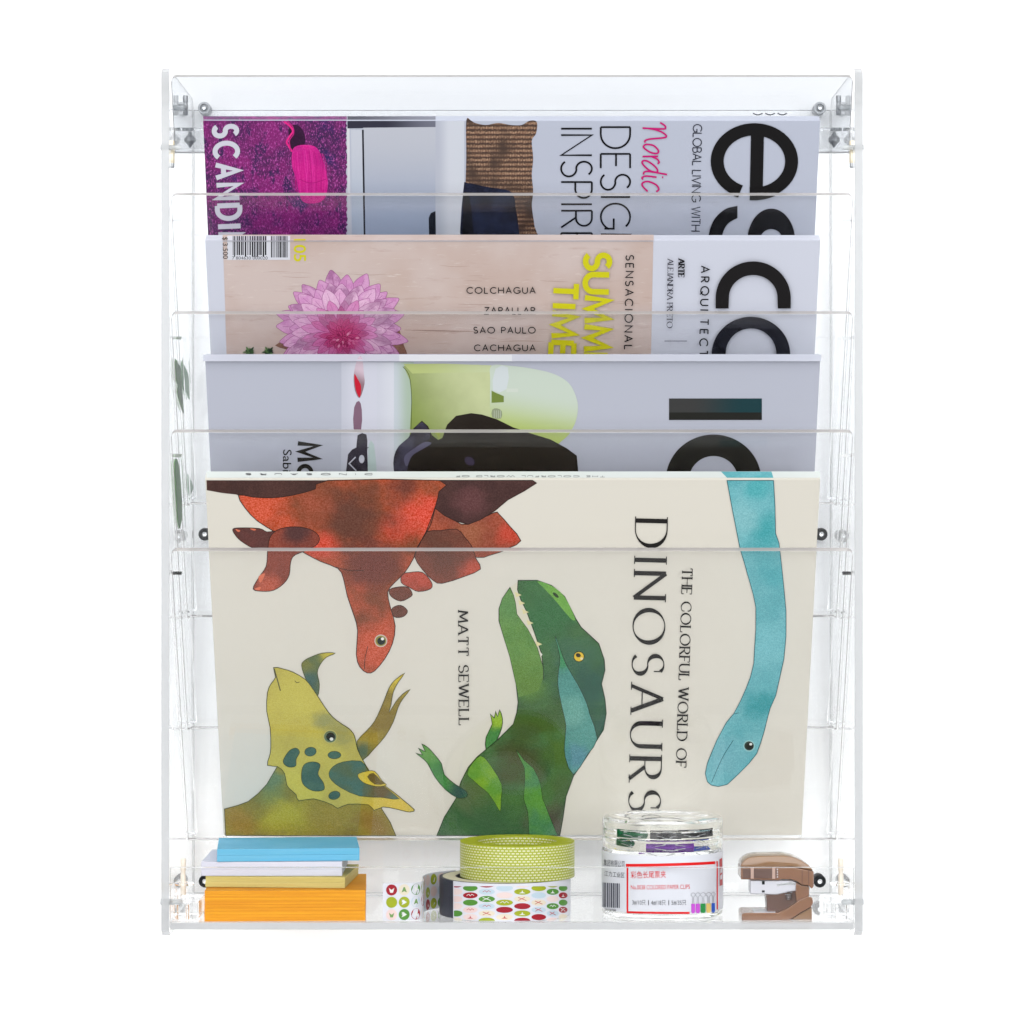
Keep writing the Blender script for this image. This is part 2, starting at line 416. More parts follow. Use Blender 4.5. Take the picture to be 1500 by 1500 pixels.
mb = MB(); mb.prism([V(-501, 2, -601.4), V(501, 2, -601.4), V(501, 2, -521), V(-501, 2, -521)], V(0, 9, 0), ACR, .3, 1, edge=EDGE); mb.build('tray_lip', rack)
m_black, n, l, b = newmat('black_rubber'); b.inputs['Base Color'].default_value = (.006, .007, .009, 1); b.inputs['Roughness'].default_value = .6; b.inputs['Specular IOR Level'].default_value = .2
m_chrome, n, l, b = newmat('polished_steel'); b.inputs['Base Color'].default_value = (.62, .63, .64, 1); b.inputs['Metallic'].default_value = 1; b.inputs['Roughness'].default_value = .18
m_grey, n, l, b = newmat('grey_zinc'); b.inputs['Base Color'].default_value = (.34, .35, .36, 1); b.inputs['Metallic'].default_value = .8; b.inputs['Roughness'].default_value = .35
m_brass, n, l, b = newmat('pale_brass'); b.inputs['Base Color'].default_value = (.62, .55, .42, 1); b.inputs['Metallic'].default_value = .6; b.inputs['Roughness'].default_value = .35
m_beige, n, l, b = newmat('beige_nylon'); b.inputs['Base Color'].default_value = (.62, .56, .48, 1); b.inputs['Roughness'].default_value = .4
SCRW, n, l, b = newmat('grey_clear_nylon'); b.inputs['Base Color'].default_value = (.62, .64, .65, 1); b.inputs['Transmission Weight'].default_value = .6; b.inputs['Roughness'].default_value = .2
YA = (0, -1, 0)
for px, py, ring in ((300, 158, m_grey), (1200, 158, m_grey), (301, 780, m_black), (1202, 780, m_black), (301, 1290, m_black), (1200, 1290, m_black)):
    c = P(px, py, BD-1)
    mb = MB(); mb.lathe([(3.2, -26), (9.6, -26), (9.8, 1), (9.9, 6), (9.2, 8), (6.6, 8), (5.6, 5), (3.2, 5), (3.2, -26)], c, YA, ring, 40)
    w = mb.build('wall_bolt', rack)
    mb = MB(); mb.lathe([(0, 2), (4.4, 5.2), (4.6, 8), (3.8, 10), (3, 10.5), (2.6, 8.5), (0, 8.2)], c, YA, m_chrome, 32); mb.build('screw_head', w)
for sx in (-1, 1):
    X = lambda x: 750+sx*(750-x) if sx > 0 else x                # mirror for the right-hand side
    ax = (-sx, 0, 0)
    def screw(px, py, d, ln, r):
        mb = MB(); c = P(X(px), py, d)
        mb.lathe([(0, 0), (r, 0), (r, ln*.35), (r*.86, ln*.4), (r*1.0, ln*.45), (r*.86, ln*.5), (r, ln*.55), (r*.86, ln*.6), (r, ln*.9), (r*.6, ln), (0, ln)], c, ax, SCRW, 24); mb.build('screw', rack)
    def pin(px, py, d, h, r, mat, name='nut'):
        mb = MB(); c = P(X(px), py, d)
        mb.lathe([(0, 0), (r*.8, 0), (r, 1.5), (r, h*.55), (r*.85, h*.58), (r*.85, h*.66), (r, h*.68), (r, h-1), (r*.9, h), (0, h)], c, (0, 0, 1), mat, 24); mb.build(name, rack)
    screw(241, 156.5, 150, 34, 4.4)
    pin(272, 168, 158, 30, 4, m_grey)
    screw(235, 216, 16, 31, 4)
    pin(252.5, 240, 26, 34, 3.6, m_brass)
    mb = MB(); c = P(X(278.5), 202, 180)
    mb.lathe([(0, -14), (2, -13), (4, -9), (8.6, -5), (9.2, 1), (7.5, 6), (4, 9), (3, 10), (3, 13), (0, 13)], c, (0, 0, 1), m_grey, 28); mb.build('hanging_knob', rack)
    mb = MB(); mb.lathe([(0, 12), (3, 12), (3, 16), (0, 16)], c, (0, 0, 1), m_black, 16); mb.build('knob_pin', rack)
    pin(252.5, 246, 25, 7, 3.2, m_grey)
    mb = MB(); a = 452; e = 500.5
    mb.box(*( (-e, -a) if sx < 0 else (a, e)), 70, 300, 568, 573, ACR, .3, 1); mb.build('bracket', rack)
    # lower corner joint
    screw(235, 1321, 14, 33, 4.6)
    pin(268.5, 1311, 60, 54, 4, m_beige, 'pin')
    mb = MB(); c = P(X(270), 1294, 60)
    mb.lathe([(4.6, -3), (14, -2), (15, 0), (14, 2), (4.6, 3), (4.6, -3)], c, (0, 0, 1), ACR, 36); mb.build('flange', rack)
    mb = MB(); c = P(X(253), 1302, 90)
    mb.lathe([(0, 0), (5, 0), (5, 14), (0, 14)], c, (0, 0, 1), m_beige, 20); mb.build('bush', rack)
    mb = MB()
    bx = sorted((sx*500, sx*462)); mb.box(bx[0], bx[1], 34, 120, -601, -575, ACR, 2, 3)
    bx = sorted((sx*500, sx*488)); mb.box(bx[0], bx[1], 34, 120, -573, -566, ACR, 1)
    mb.build('corner_block', rack)
    mb = MB(); c = P(X(275), 1351, 40)
    mb.lathe([(0, 0), (3, 0), (3, 24), (2, 27), (0, 27)], c, (0, 0, 1), ACR, 16); mb.build('pin', rack)

# ------------------------------------------------------------------ books
XW0, XW1 = -446.5, 448.5
EXT_UP, EXT_DN, DB = 105.0, 442.0, 25.0
def plane_surf(k):
    d0, z0 = DB, ZK[k]
    def surf(px, py, lift=.25):
        # ray through the picture point meets the slanted cover  d = d0 + (z0 - z)*tan
        a = (750-py)/D                                           # z = a*(D+d)
        d = (d0+(z0-a*D)*TN)/(1+a*TN)
        f = (D+d)/D
        return V((px-750)*f, d-lift*CS, (750-py)*f-lift*SN)
    return surf
def spine_surf(k, t):
    d1, z1 = DB-EXT_UP*TN, ZK[k]+EXT_UP
    def surf(px, py, lift=.25):
        # top face: from the front top edge going back along (+cos, +sin)
        a = (750-py)/D; g = SN/CS                               # z = z1 + (d-d1)*g
        d = (z1-d1*g-a*D)/(a-g)
        f = (D+d)/D
        return V((px-750)*f, d-lift*SN, (750-py)*f+lift*CS)
    return surf
def paper(c, rough=.4): return flat(c, rough, .35)
m_pages, n, l, b = newmat('page_edges')
v = n.new('ShaderNodeTexCoord').outputs['Object']
wv = n.new('ShaderNodeTexNoise'); wv.inputs['Scale'].default_value = 900; l.new(v, wv.inputs['Vector'])
l.new(mix(n, l, wv.outputs[0], rgb(205, 207, 214), rgb(232, 233, 238)), b.inputs['Base Color']); b.inputs['Roughness'].default_value = .7
def volume(k, t, root, cover_mat, hard=False):
    top, bot = -EXT_UP/CS, EXT_DN/CS
    def slab(x0, x1, s0, s1, n0, n1, mat, name, bev=.6):
        mb = MB(); c = []
        for s_ in (s1, s0):
            for x, nn in ((x0, n0), (x1, n0), (x1, n1), (x0, n1)):
                d, z = slope(DB, ZK[k], s_, nn); c.append(V(x, d, z))
        mb.hexa(c, mat, bev); return mb
    cv = 2.4 if hard else 1.0
    front = slab(XW0, XW1, top, bot, 0, cv, cover_mat, 'front_cover', .4 if not hard else .8).build('front_cover', root)
    slab(XW0, XW1, top, bot, t-cv, t, cover_mat, '', .4).build('back_cover', root)
    sp = slab(XW0, XW1, top, top+cv, cv+.1, t-cv-.1, cover_mat, '', .3).build('spine', root)
    slab(XW0+2, XW1-2, top+cv+.1, bot-2, cv+.1, t-cv-.1, m_pages, '', 0).build('pages', root)
    return front, sp
def magazine(k, label, cover_mat, t=19, name='magazine', cat='magazine', hard=False):
    d, z = slope(DB, ZK[k], EXT_DN/CS, 0)
    root = thing(name, label, cat, V(0, d, z), None if hard else 'magazines in the rack pockets')
    f, s_ = volume(k, t, root, cover_mat, hard)
    return root, f, s_

def loc(surf, root):                                            # surface in the thing's own coordinates, for materials
    return lambda px, py: surf(px, py)-root.location
def publish(A, B, fc, sp):
    A.mb.build('cover_picture', fc); A.tb.build('cover_lettering', fc)
    if B.mb.v: B.mb.build('spine_band', sp)
    if B.tb.v: B.tb.build('spine_lettering', sp)
INK = (12, 12, 18); m_ink = flat(INK); m_brownink = flat((42, 38, 36)); m_navyink = flat((14, 20, 40))

# ---- first magazine (top pocket)
root, fc, sp = magazine(1, 'top magazine with purple woven cloth, brown knitted cushion and pink handwriting on its cover', paper((193, 198, 214)))
sf = plane_surf(1); A = Art(sf); ls = loc(sf, root); ss = spine_surf(1, 19); B = Art(ss)
m_purple, n, l, b = newmat('purple_cloth_print')
v = n.new('ShaderNodeTexCoord').outputs['Object']
mp = n.new('ShaderNodeMapping'); mp.inputs['Rotation'].default_value = (0, math.radians(55), 0); mp.inputs['Scale'].default_value = (1, 1, .16); l.new(v, mp.inputs['Vector'])
c = mix(n, l, ramp(n, l, noise(n, l, v, 60, 4), .35, .68), rgb(136, 14, 112), rgb(62, 12, 78))
c = mix(n, l, ramp(n, l, noise(n, l, mp.outputs[0], 260, 3, .6), .5, .66), c, rgb(52, 10, 78)); c = mix(n, l, ramp(n, l, noise(n, l, v, 45, 3), .56, .7), c, rgb(40, 18, 92))
c = mix(n, l, ramp(n, l, noise(n, l, mp.outputs[0], 1700, 4, .7), .5, .68), c, rgb(206, 92, 186))
mp2 = n.new('ShaderNodeMapping'); mp2.inputs['Rotation'].default_value = (0, math.radians(-35), 0); mp2.inputs['Scale'].default_value = (1, 1, .25); l.new(v, mp2.inputs['Vector'])
c = mix(n, l, ramp(n, l, noise(n, l, mp2.outputs[0], 2200, 3, .6), .54, .72), c, rgb(48, 8, 60))
l.new(c, b.inputs['Base Color']); b.inputs['Roughness'].default_value = .42; b.inputs['Specular IOR Level'].default_value = .35
edge = [(508, 176.5)]+[(508+random.uniform(-1.6, 1.8), 178+i*3.0) for i in range(64)]
A.fill([(297.5, 176.5)]+edge+[(306, 366)], m_purple)
B.rect(297.8, 170.5, 508, 175.4, m_purple)
A.fill([(508, 186), (512, 186), (514, 370), (510, 370)], grad((225, 226, 232), (200, 204, 214), (508, 200), (508, 340), ls))
A.fill([(509, 177), (638, 177), (638, 186), (509, 188)], grad((52, 52, 68), (118, 120, 136), (560, 180), (640, 180), ls))
B.rect(509, 170.5, 638, 175.4, grad((70, 70, 84), (130, 132, 146), (509, 172), (638, 172), loc(ss, root)))
A.fill([(514, 190), (531, 190), (534, 366), (516, 366)], grad((205, 209, 220), (176, 188, 208), (520, 200), (520, 340), ls))
A.fill([(532, 187), (638, 186), (638, 366), (535, 366)], grad((196, 199, 210), (160, 172, 196), (600, 190), (600, 345), ls))
A.stroke([(531.5, 190), (534.5, 366)], 2.6, flat((22, 22, 34)))
A.rect(638, 177, 680, 366, grad((190, 194, 208), (214, 218, 228), (640, 200), (660, 200), ls))
A.fill([(629, 366), (628, 318), (631, 311), (638, 308), (639, 366)], flat((14, 18, 30)))
m_knit, n, l, b = newmat('knitted_cushion_print')
v = n.new('ShaderNodeTexCoord').outputs['Object']
wv = n.new('ShaderNodeTexWave'); wv.bands_direction = 'Z'; wv.inputs['Scale'].default_value = 160; wv.inputs['Distortion'].default_value = 3.5; wv.inputs['Detail'].default_value = 2; wv.inputs['Detail Scale'].default_value = 14; l.new(v, wv.inputs['Vector'])
wx = n.new('ShaderNodeTexWave'); wx.bands_direction = 'X'; wx.inputs['Scale'].default_value = 260; wx.inputs['Distortion'].default_value = 6; wx.inputs['Detail Scale'].default_value = 8; l.new(v, wx.inputs['Vector'])
c = mix(n, l, ramp(n, l, wv.outputs['Fac'], .25, .7), rgb(66, 42, 30), rgb(132, 94, 70))
ml = n.new('ShaderNodeMath'); ml.operation = 'MULTIPLY'; l.new(wv.outputs['Fac'], ml.inputs[0]); l.new(wx.outputs['Fac'], ml.inputs[1])
c = mix(n, l, ramp(n, l, ml.outputs[0], .4, .85), c, rgb(196, 160, 130)); c = mix(n, l, ramp(n, l, noise(n, l, v, 70, 2), .42, .7), c, rgb(62, 40, 28)); l.new(c, b.inputs['Base Color']); b.inputs['Roughness'].default_value = .45
cush = [(683, 176.5), (690, 176.5), (696, 180), (712, 183), (730, 180), (748, 183), (764, 183), (775, 177), (784, 176.8), (787, 182), (785, 196), (779, 206), (781, 232), (779, 256), (781, 280), (779, 300), (783, 330), (787, 366), (690, 366), (682, 300), (683, 230)]
A.fill(cush, m_knit, 4)
A.fill([(680, 366), (679, 276), (685, 268), (705, 272), (728, 276), (745, 279), (752, 286), (755, 300), (756, 366)], wash((22, 24, 44), (30, 40, 72), grain=.5, scale=80), 3)
A.fill([(679, 366), (678.5, 290), (684, 282), (690, 300), (694, 366)], flat((16, 16, 24)), 3)
# yarn ball and strand
A.fill([(424, 186), (438, 184), (447, 200), (444, 216), (430, 222), (424, 208)], wash((44, 10, 46), (60, 14, 62), grain=.3), 4)
A.stroke(spline([(416, 178), (424, 184), (429, 192), (424, 200), (420, 208), (423, 214), (428, 222)], 5, False), 2.6, flat((238, 40, 140)))
A.stroke(spline([(421, 177), (429, 186), (430, 196), (424, 206), (426, 220)], 5, False), 1.4, flat((200, 30, 130)))
m_yarn = wash((226, 20, 150), (200, 12, 140), grain=.12, scale=90)
ball = [(428, 222), (434, 214), (448, 212), (462, 215), (470, 226), (476, 244), (480, 266), (478, 284), (470, 294), (456, 297), (444, 294), (438, 282), (434, 262), (428, 244)]
A.fill(ball, m_yarn, 5)
for i in range(24):
    x = 431+i*1.9; t = i/23; q = random.uniform(-1.2, 1.2)
    A.stroke(spline([(x-1, 219+abs(10-i)*.5), (x+q+t*3, 240), (x+1.5-q+t*2, 264), (x+3, 291-abs(13-i)*.8)], 5, False), random.uniform(.5, .9), flat(random.choice([(188, 10, 126), (206, 14, 136), (240, 52, 168), (214, 16, 142)])))
A.stroke(spline([(438, 262), (456, 268), (478, 262)], 5, False), .9, flat((176, 8, 118)))
m_white = flat((214, 214, 226), .45)
A.text('SCANDIN', (313.5, 185), (321, 361), 33, m_white, 7.2, track=.42)
A.text('DESIGN', (880, 186), (880, 372), 43, m_ink, 2.7, track=.2)
A.text('INSPIRED', (822, 187), (822, 399), 45, m_ink, 2.7, track=.2)
A.text('GLOBAL LIVING WITH', (1015.5, 182), (1012.5, 337), 12.5, m_navyink, 1.3, track=.15)
mp_ = flat((205, 18, 118)); Z = lambda q: [(930+x/10.71, 160+y/10.71) for x, y in q]
for q, cl in (([(395, 205), (465, 250), (480, 285), (440, 305), (120, 292)], 0), ([(200, 296), (330, 320), (440, 365), (495, 420), (440, 445), (230, 465), (160, 490), (160, 520)], 0),
          ([(200, 548), (300, 570), (370, 650), (340, 690), (240, 670), (140, 600), (150, 560)], 1), ([(120, 738), (365, 735)], 0), ([(260, 738), (350, 780), (380, 830), (355, 850)], 0),
          ([(200, 812), (300, 880), (355, 950), (330, 985), (220, 950), (120, 850), (130, 805)], 1), ([(505, 1020), (240, 975), (150, 980), (135, 1020)], 0), ([(340, 1062), (180, 1045), (115, 1065), (125, 1100)], 0), ([(425, 1062), (445, 1064)], 0),
          ([(335, 1290), (375, 1250), (330, 1180), (210, 1130), (125, 1150), (120, 1200), (200, 1285)], 0)):
    A.stroke(spline(Z(q), 6, bool(cl)), 2.5, mp_, closed=bool(cl))
bigE = flat((14, 12, 14), .38)
def ring(cx, cy_, rx, ry, w, a0, a1, mat, art, wy=None):
    o = arc(cx, cy_, rx, ry, a0, a1, 48); i_ = arc(cx, cy_, rx-w, ry-(wy or w), a1, a0, 48); art.fill(o+i_, mat)
A.sw()
ring(1105, 236, 64, 56, 19, 112, 450-5, bigE, A, 18)
A.fill([(1100, 196), (1119, 197), (1117, 291), (1098, 292)], bigE)
A.fill([(1098, 274), (1110, 275), (1110, 292), (1098, 292)], bigE)
A.fill([(1080, 300)]+spline([(1080, 300), (1062, 305), (1046, 320), (1038, 342), (1036, 366)], 5, False)+[(1056, 366)]+spline([(1056, 366), (1058, 342), (1066, 326), (1080, 318)], 5, False), bigE)
ring(1129.5, 352, 35, 48, 18, 180, 360, bigE, A, 30)
A.sw(); B.sw()
for x in (1110, 1128, 1146): B.stroke(spline([(x-7, 166.2), (x, 168.6), (x+7, 166.2)], 5, False), 1.6, m_navyink)
B.sw()
publish(A, B, fc, sp)

# ---- second magazine
root, fc, sp = magazine(2, 'magazine with a pink dahlia on pale wood and yellow lettering on its cover', paper((213, 216, 229)))
sf = plane_surf(2); A = Art(sf); ls = loc(sf, root); ss = spine_surf(2, 19); B = Art(ss)
m_wood, n, l, b = newmat('pale_wood_print')
v = n.new('ShaderNodeTexCoord').outputs['Object']
mp = n.new('ShaderNodeMapping'); mp.inputs['Scale'].default_value = (.16, 1, 1); l.new(v, mp.inputs['Vector'])
c = mix(n, l, ramp(n, l, noise(n, l, v, 28, 3), .35, .7), rgb(212, 194, 188), rgb(203, 180, 170))
c = mix(n, l, ramp(n, l, noise(n, l, mp.outputs[0], 420, 5, .65, .4), .55, .85), c, rgb(186, 160, 150))
c = mix(n, l, ramp(n, l, noise(n, l, mp.outputs[0], 900, 3, .6), .6, .8), c, rgb(226, 212, 206))
l.new(c, b.inputs['Base Color']); b.inputs['Roughness'].default_value = .42; b.inputs['Specular IOR Level'].default_value = .35
A.fill([(326.5, 353.6), (957, 353.6), (953, 545), (333, 545)], m_wood); B.rect(326, 344, 957.5, 352.6, m_wood)
for i in range(26):
    x = random.uniform(340, 900); y = random.uniform(385, 515); w_ = random.uniform(15, 70)
    A.stroke(spline([(x, y), (x+w_*.5, y+random.uniform(-2, 2)), (x+w_, y+random.uniform(-1.5, 1.5))], 4, False), random.uniform(.5, .9), flat(random.choice([(190, 166, 157), (184, 160, 150), (196, 174, 166)])), taper=True)
A.stroke(spline([(592, 482), (640, 483), (700, 484.5)], 5, False), .9, flat((150, 118, 106)), taper=True)
wht = paper((222, 223, 232)); A.rect(333, 353.6, 425, 380.5, wht); B.rect(333, 345.5, 425, 352.6, wht)
random.seed(3)
for x0, x1, yb in ((341, 391, 376), (397, 421, 377)):
    x = x0
    while x < x1:
        w_ = random.choice((.8, 1, 1.6, 2.2)); A.rect(x, 353.6, x+w_, yb-(2.5 if random.random() < .7 and x1 < 395 else 0), m_ink, up=False); B.rect(x, 346, x+w_, 352.6, m_ink, up=False); x += w_+random.choice((.8, 1, 1.4))
A.up(); A.font('7 804630 000020', (340, 380), (392, 380), 4.6, m_ink); A.font('$ 3.500', (325, 347), (325.5, 379), 8.6, m_ink)
myel = flat((214, 208, 22)); A.font('105', (430, 350), (430.5, 383), 18, myel, .012)
# shadow-coloured ground of the flower print and the flower
def petal(cx, cy_, ang, r0, r1, w, mat, mat2):
    ca, sa = math.cos(ang), math.sin(ang); k = .86
    o = [(r0, -w*.25), (r0+(r1-r0)*.35, -w*.5), (r0+(r1-r0)*.72, -w*.46), (r0+(r1-r0)*.93, -w*.18), (r1, 0), (r0+(r1-r0)*.93, w*.18), (r0+(r1-r0)*.72, w*.46), (r0+(r1-r0)*.35, w*.5), (r0, w*.25)]
    pts = [(cx+(ca*a-sa*q), cy_+(sa*a+ca*q)*k) for a, q in o]
    A.fill(pts, mat, 3); A.stroke(spline(pts, 3), .6, mat2, True, up=False)
    A.stroke([(cx+ca*(r0+(r1-r0)*.2), cy_+sa*(r0+(r1-r0)*.2)*k), (cx+ca*(r1*.9), cy_+sa*(r1*.9)*k)], .5, mat2)
fx, fy = 500, 480
A.fill([(410, 500), (430, 515), (450, 540), (585, 540), (592, 505), (560, 470)], wash((150, 108, 88), (128, 84, 70), grain=.2), 4)
def fp(i, a, b_): return wash(a, b_, [(fx+2, fy+9, i, (196, 56, 118))], .1, 200, ls, .42)
rings = [(26, 30, 99, 25, (208, 134, 192), (222, 164, 208), 34), (23, 26, 90, 23, (218, 152, 204), (232, 182, 218), 34), (20, 20, 76, 21, (228, 168, 212), (236, 190, 222), 34), (18, 16, 60, 17, (226, 152, 204), (220, 136, 192), 34), (16, 11, 46, 13, (216, 118, 178), (206, 100, 162), 30), (13, 7, 33, 10, (204, 80, 144), (190, 58, 122), 26), (10, 4, 22, 8, (178, 38, 100), (208, 86, 146), 24), (7, 1, 13, 6, (140, 22, 70), (186, 50, 108), 24)]
for j, (cnt, r0, r1, w_, ca_, cb_, bl) in enumerate(rings):
    mats = [fp(bl, ca_, cb_), fp(bl*.9, cb_, ca_), fp(bl, tuple(int(x*.84) for x in ca_), cb_)]
    lnm = flat(tuple(int(x*q_) for x, q_ in zip(ca_, (.74, .6, .72)))); lt = flat(tuple(min(250, int(x*1.06)+6) for x in cb_))
    order = sorted(range(cnt), key=lambda i: math.sin(2*math.pi*i/cnt)+random.uniform(-.5, .5))
    for i in order:
        a = 2*math.pi*(i+.5*(j % 2)+random.uniform(-.24, .24))/cnt
        q = random.uniform(.88, 1.06)
        if math.sin(a) < 0: q *= .95
        px_, py_ = fx+random.uniform(-2, 2), fy+j*1.8+random.uniform(-1, 1)
        petal(px_, py_, a, r0, r1*q, w_*random.uniform(.85, 1.1), mats[random.randrange(3)], lnm)
        for o_ in (-.1, .12):
            A.stroke([(px_+math.cos(a+o_)*r1*q*.45, py_+math.sin(a+o_)*r1*q*.39), (px_+math.cos(a+o_*.7)*r1*q*.84, py_+math.sin(a+o_*.7)*r1*q*.72)], .6, lt if o_ > 0 else lnm, taper=True, up=False)
for i in range(16):
    a = random.uniform(0, 6.28); r = random.uniform(8, 20)
    A.ell(fx+4+r*math.cos(a), fy+13+r*.7*math.sin(a), 2.6, 1.5, flat(random.choice([(226, 140, 178), (214, 104, 156), (148, 24, 84)])), math.degrees(a))
for cx in (366, 394):
    for i in range(11):
        a = math.pi*2*i/11+.2; r = 12 if i % 2 else 8
        A.fill([(cx+3*math.cos(a+1.2), 513+2*math.sin(a+1.2)), (cx+r*math.cos(a)*.9, 513+r*math.sin(a)*.75), (cx+3*math.cos(a-1.2), 513+2*math.sin(a-1.2))], flat(random.choice([(58, 88, 52), (40, 66, 42), (96, 126, 78)])), 3)
for t, x0, yb in (('COLCHAGUA', 684, 428.5), ('ZAPALLAR', 710, 457.8), ('SAO PAULO', 694, 485.5), ('CACHAGUA', 695, 511.3)): A.text(t, (x0, yb), (784, yb), 8.6, m_ink, 1.35, track=.34)
A.text('SUMMER', (858, 371), (854, 567), 35, myel, 8.4, track=.24)
A.text('TIME', (811, 413), (806.5, 517), 33.5, myel, 8.0, track=.26)
A.text('SENSACIONAL', (917, 372.5), (914.5, 509), 11, m_ink, 1.6, track=.42)
A.text('ARTE', (994, 378), (993.5, 404), 8.6, m_ink, 2.4, True, track=.2)
A.text('ALEJANDRA PRIETO', (978, 378), (976.5, 477), 8.2, flat((60, 60, 72)), 1.4, True, track=.14)
A.stroke([(973, 496.5), (1006, 496.5)], 1.1, flat((130, 132, 144)))
A.text('ARQUI', (1027, 388), (1025.8, 452.6), 11.5, m_ink, 1.9, track=.5)
A.text('TECTURA', (1025.6, 464.5), (1023, 566), 11.5, m_ink, 1.9, track=.55)
bigC = flat((20, 17, 19), .38)
A.sw()
A.fill([(1158, 450), (1139, 450)]+[(p[0], p[1]) for p in arc(1103, 434, 35.5, 33, 0, -180, 30)]+[(1067, 450), (1048, 450)]+arc(1103, 435, 55, 54, 180, 360, 40), bigC)
A.fill([(1157, 545), (1136, 545)]+arc(1099.5, 515, 37, 37, 0, -180, 30)+[(1062, 545), (1042, 545)]+arc(1099.5, 516, 57.5, 55, 180, 360, 40), flat((24, 24, 34), .38))
A.sw()
publish(A, B, fc, sp)

# ---- third magazine
root, fc, sp = magazine(3, 'grey magazine with a pale green chair and a black bag on its cover', paper((192, 195, 209)))
sf = plane_surf(3); A = Art(sf); ls = loc(sf, root); ss = spine_surf(3, 19); B = Art(ss)
B.rect(297.5, 519.8, 1203, 529.4, paper((200, 203, 216)))
A.rect(500, 530.5, 577, 715, grad((205, 207, 220), (216, 217, 230), (500, 560), (520, 560), ls)); A.rect(552, 530.5, 577, 715, grad((214, 216, 228), (222, 224, 234), (552, 600), (576, 600), ls))
A.rect(577, 530.5, 606, 715, grad((206, 214, 222), (178, 196, 178), (577, 600), (600, 600), ls))
B.rect(585, 520, 750, 529.4, paper((218, 222, 228)))
A.fill([(591, 536), (700, 534), (724, 536), (722, 690), (724, 715), (597, 715), (600, 640), (603, 580), (600, 556)], grad((136, 154, 74), (206, 214, 164), (598, 640), (716, 590), ls, .45, .1))
A.fill([(591, 533), (650, 532.5), (720, 535), (724, 545), (650, 546), (604, 547)], grad((190, 202, 130), (206, 216, 170), (600, 540), (720, 540), ls))
A.stroke(spline([(590, 537), (600, 552), (603, 590), (602, 640), (604, 690)], 6, False), .8, flat((70, 84, 50)))
A.fill([(720, 536), (745, 535.5), (780, 540), (812, 548), (834, 562), (845, 585), (846, 605), (840, 625), (826, 642), (800, 655), (722, 660), (718, 620), (718, 560)], grad((186, 204, 108), (208, 220, 206), (760, 640), (775, 572), ls), 5)
A.outline([(722, 536), (745, 535.5), (780, 540), (812, 548), (834, 562), (845, 585), (846, 605), (840, 625), (826, 642), (800, 655)], .01, flat((190, 205, 130)), 2)
A.fill([(726, 540), (744, 538), (742, 570), (722, 572)], flat((216, 224, 226)), 2)
A.fill([(720, 572), (728, 576), (738, 580), (738, 589), (720, 590)], flat((120, 140, 64)))
A.rect(742, 569, 759, 574, flat((216, 224, 212)))
A.fill([(721, 600), (728, 598), (735, 602), (734, 613), (721, 611)], flat((150, 160, 128)), 2)
for i in range(4): A.stroke([(724+i*3, 601), (724+i*3, 612)], .7, flat((196, 204, 190)))
A.fill([(637, 632), (645, 630), (644, 643)], flat((166, 178, 84)))
A.fill([(584, 715), (577, 688), (577, 668), (584, 652), (598, 640), (606, 627), (618, 616), (627, 624), (633, 636), (642, 643), (648, 640), (655, 622), (668, 609), (690, 605), (706, 607), (728, 614), (752, 626), (776, 633), (806, 642), (830, 655), (845, 666), (847, 690), (847, 715)], wash((44, 37, 30), (38, 30, 24), grain=.2, scale=60))
A.fill([(584, 715), (577, 688), (577, 668), (584, 652), (598, 640), (606, 628), (618, 618), (627, 628), (630, 640), (618, 652), (604, 660), (596, 690), (598, 715)], wash((72, 68, 88), (52, 46, 58), grain=.3, scale=120), 2)
A.fill(spline([(592, 668), (606, 656), (622, 646), (632, 648), (620, 656), (604, 666), (596, 682)], 4), flat((98, 94, 118)))
A.ell(688, 674, 8, 6, flat((72, 62, 84)), 30)
# small vase and toy strip
A.fill([(526, 522), (531, 526), (533, 548), (534, 562), (527, 583), (520, 572), (518, 552), (521, 534)], grad((222, 200, 214), (150, 120, 130), (530, 540), (519, 560), ls), 3)
A.fill([(519, 548), (524, 555), (529, 566), (527, 582), (521, 570)], flat((206, 26, 52)), 3)
A.fill([(519, 596), (526, 587), (530, 600), (529, 629), (518, 628)], flat((136, 104, 124)), 2)
A.fill([(524, 636), (537, 635), (538, 660), (537, 715), (509, 715), (510, 664), (522, 654)], flat((56, 50, 62)), 2)
A.ell(530, 671, 4, 6, flat((206, 208, 220))); A.stroke([(511, 678), (521, 668)], 1.8, flat((200, 202, 214))); A.stroke([(511, 677), (522, 688)], 1.8, flat((200, 202, 214)))
A.stroke(spline([(538, 655), (543, 652), (548, 654)], 4, False), 1.2, flat((60, 50, 56)))
A.fill([(540, 650), (548, 650), (552, 690), (552, 715), (540, 715)], flat((196, 214, 212)), 2)
mgr = flat((34, 32, 28), .38)
A.sw()
A.rect(980, 583.5, 1116, 615, grad((62, 62, 62), (26, 62, 68), (1010, 600), (1090, 600), ls)); A.rect(980, 604, 1116, 615, flat((34, 34, 30)))
A.fill([(1115, 715), (1081, 715)]+arc(1045, 702, 36, 35.5, 0, -180, 30)+[(1009, 715), (975, 715)]+arc(1045, 702, 70, 67, 180, 360, 40), mgr)
A.sw(); A.text('M', (436.5, 648), (436, 672), 30, mgr, 6.6)
A.sw(); ring(447, 691.5, 12.5, 13.5, 6, 0, 360, mgr, A); A.sw()
A.font('Sabina', (415, 657), (413.5, 710), 12.5, mgr, .002)
publish(A, B, fc, sp)

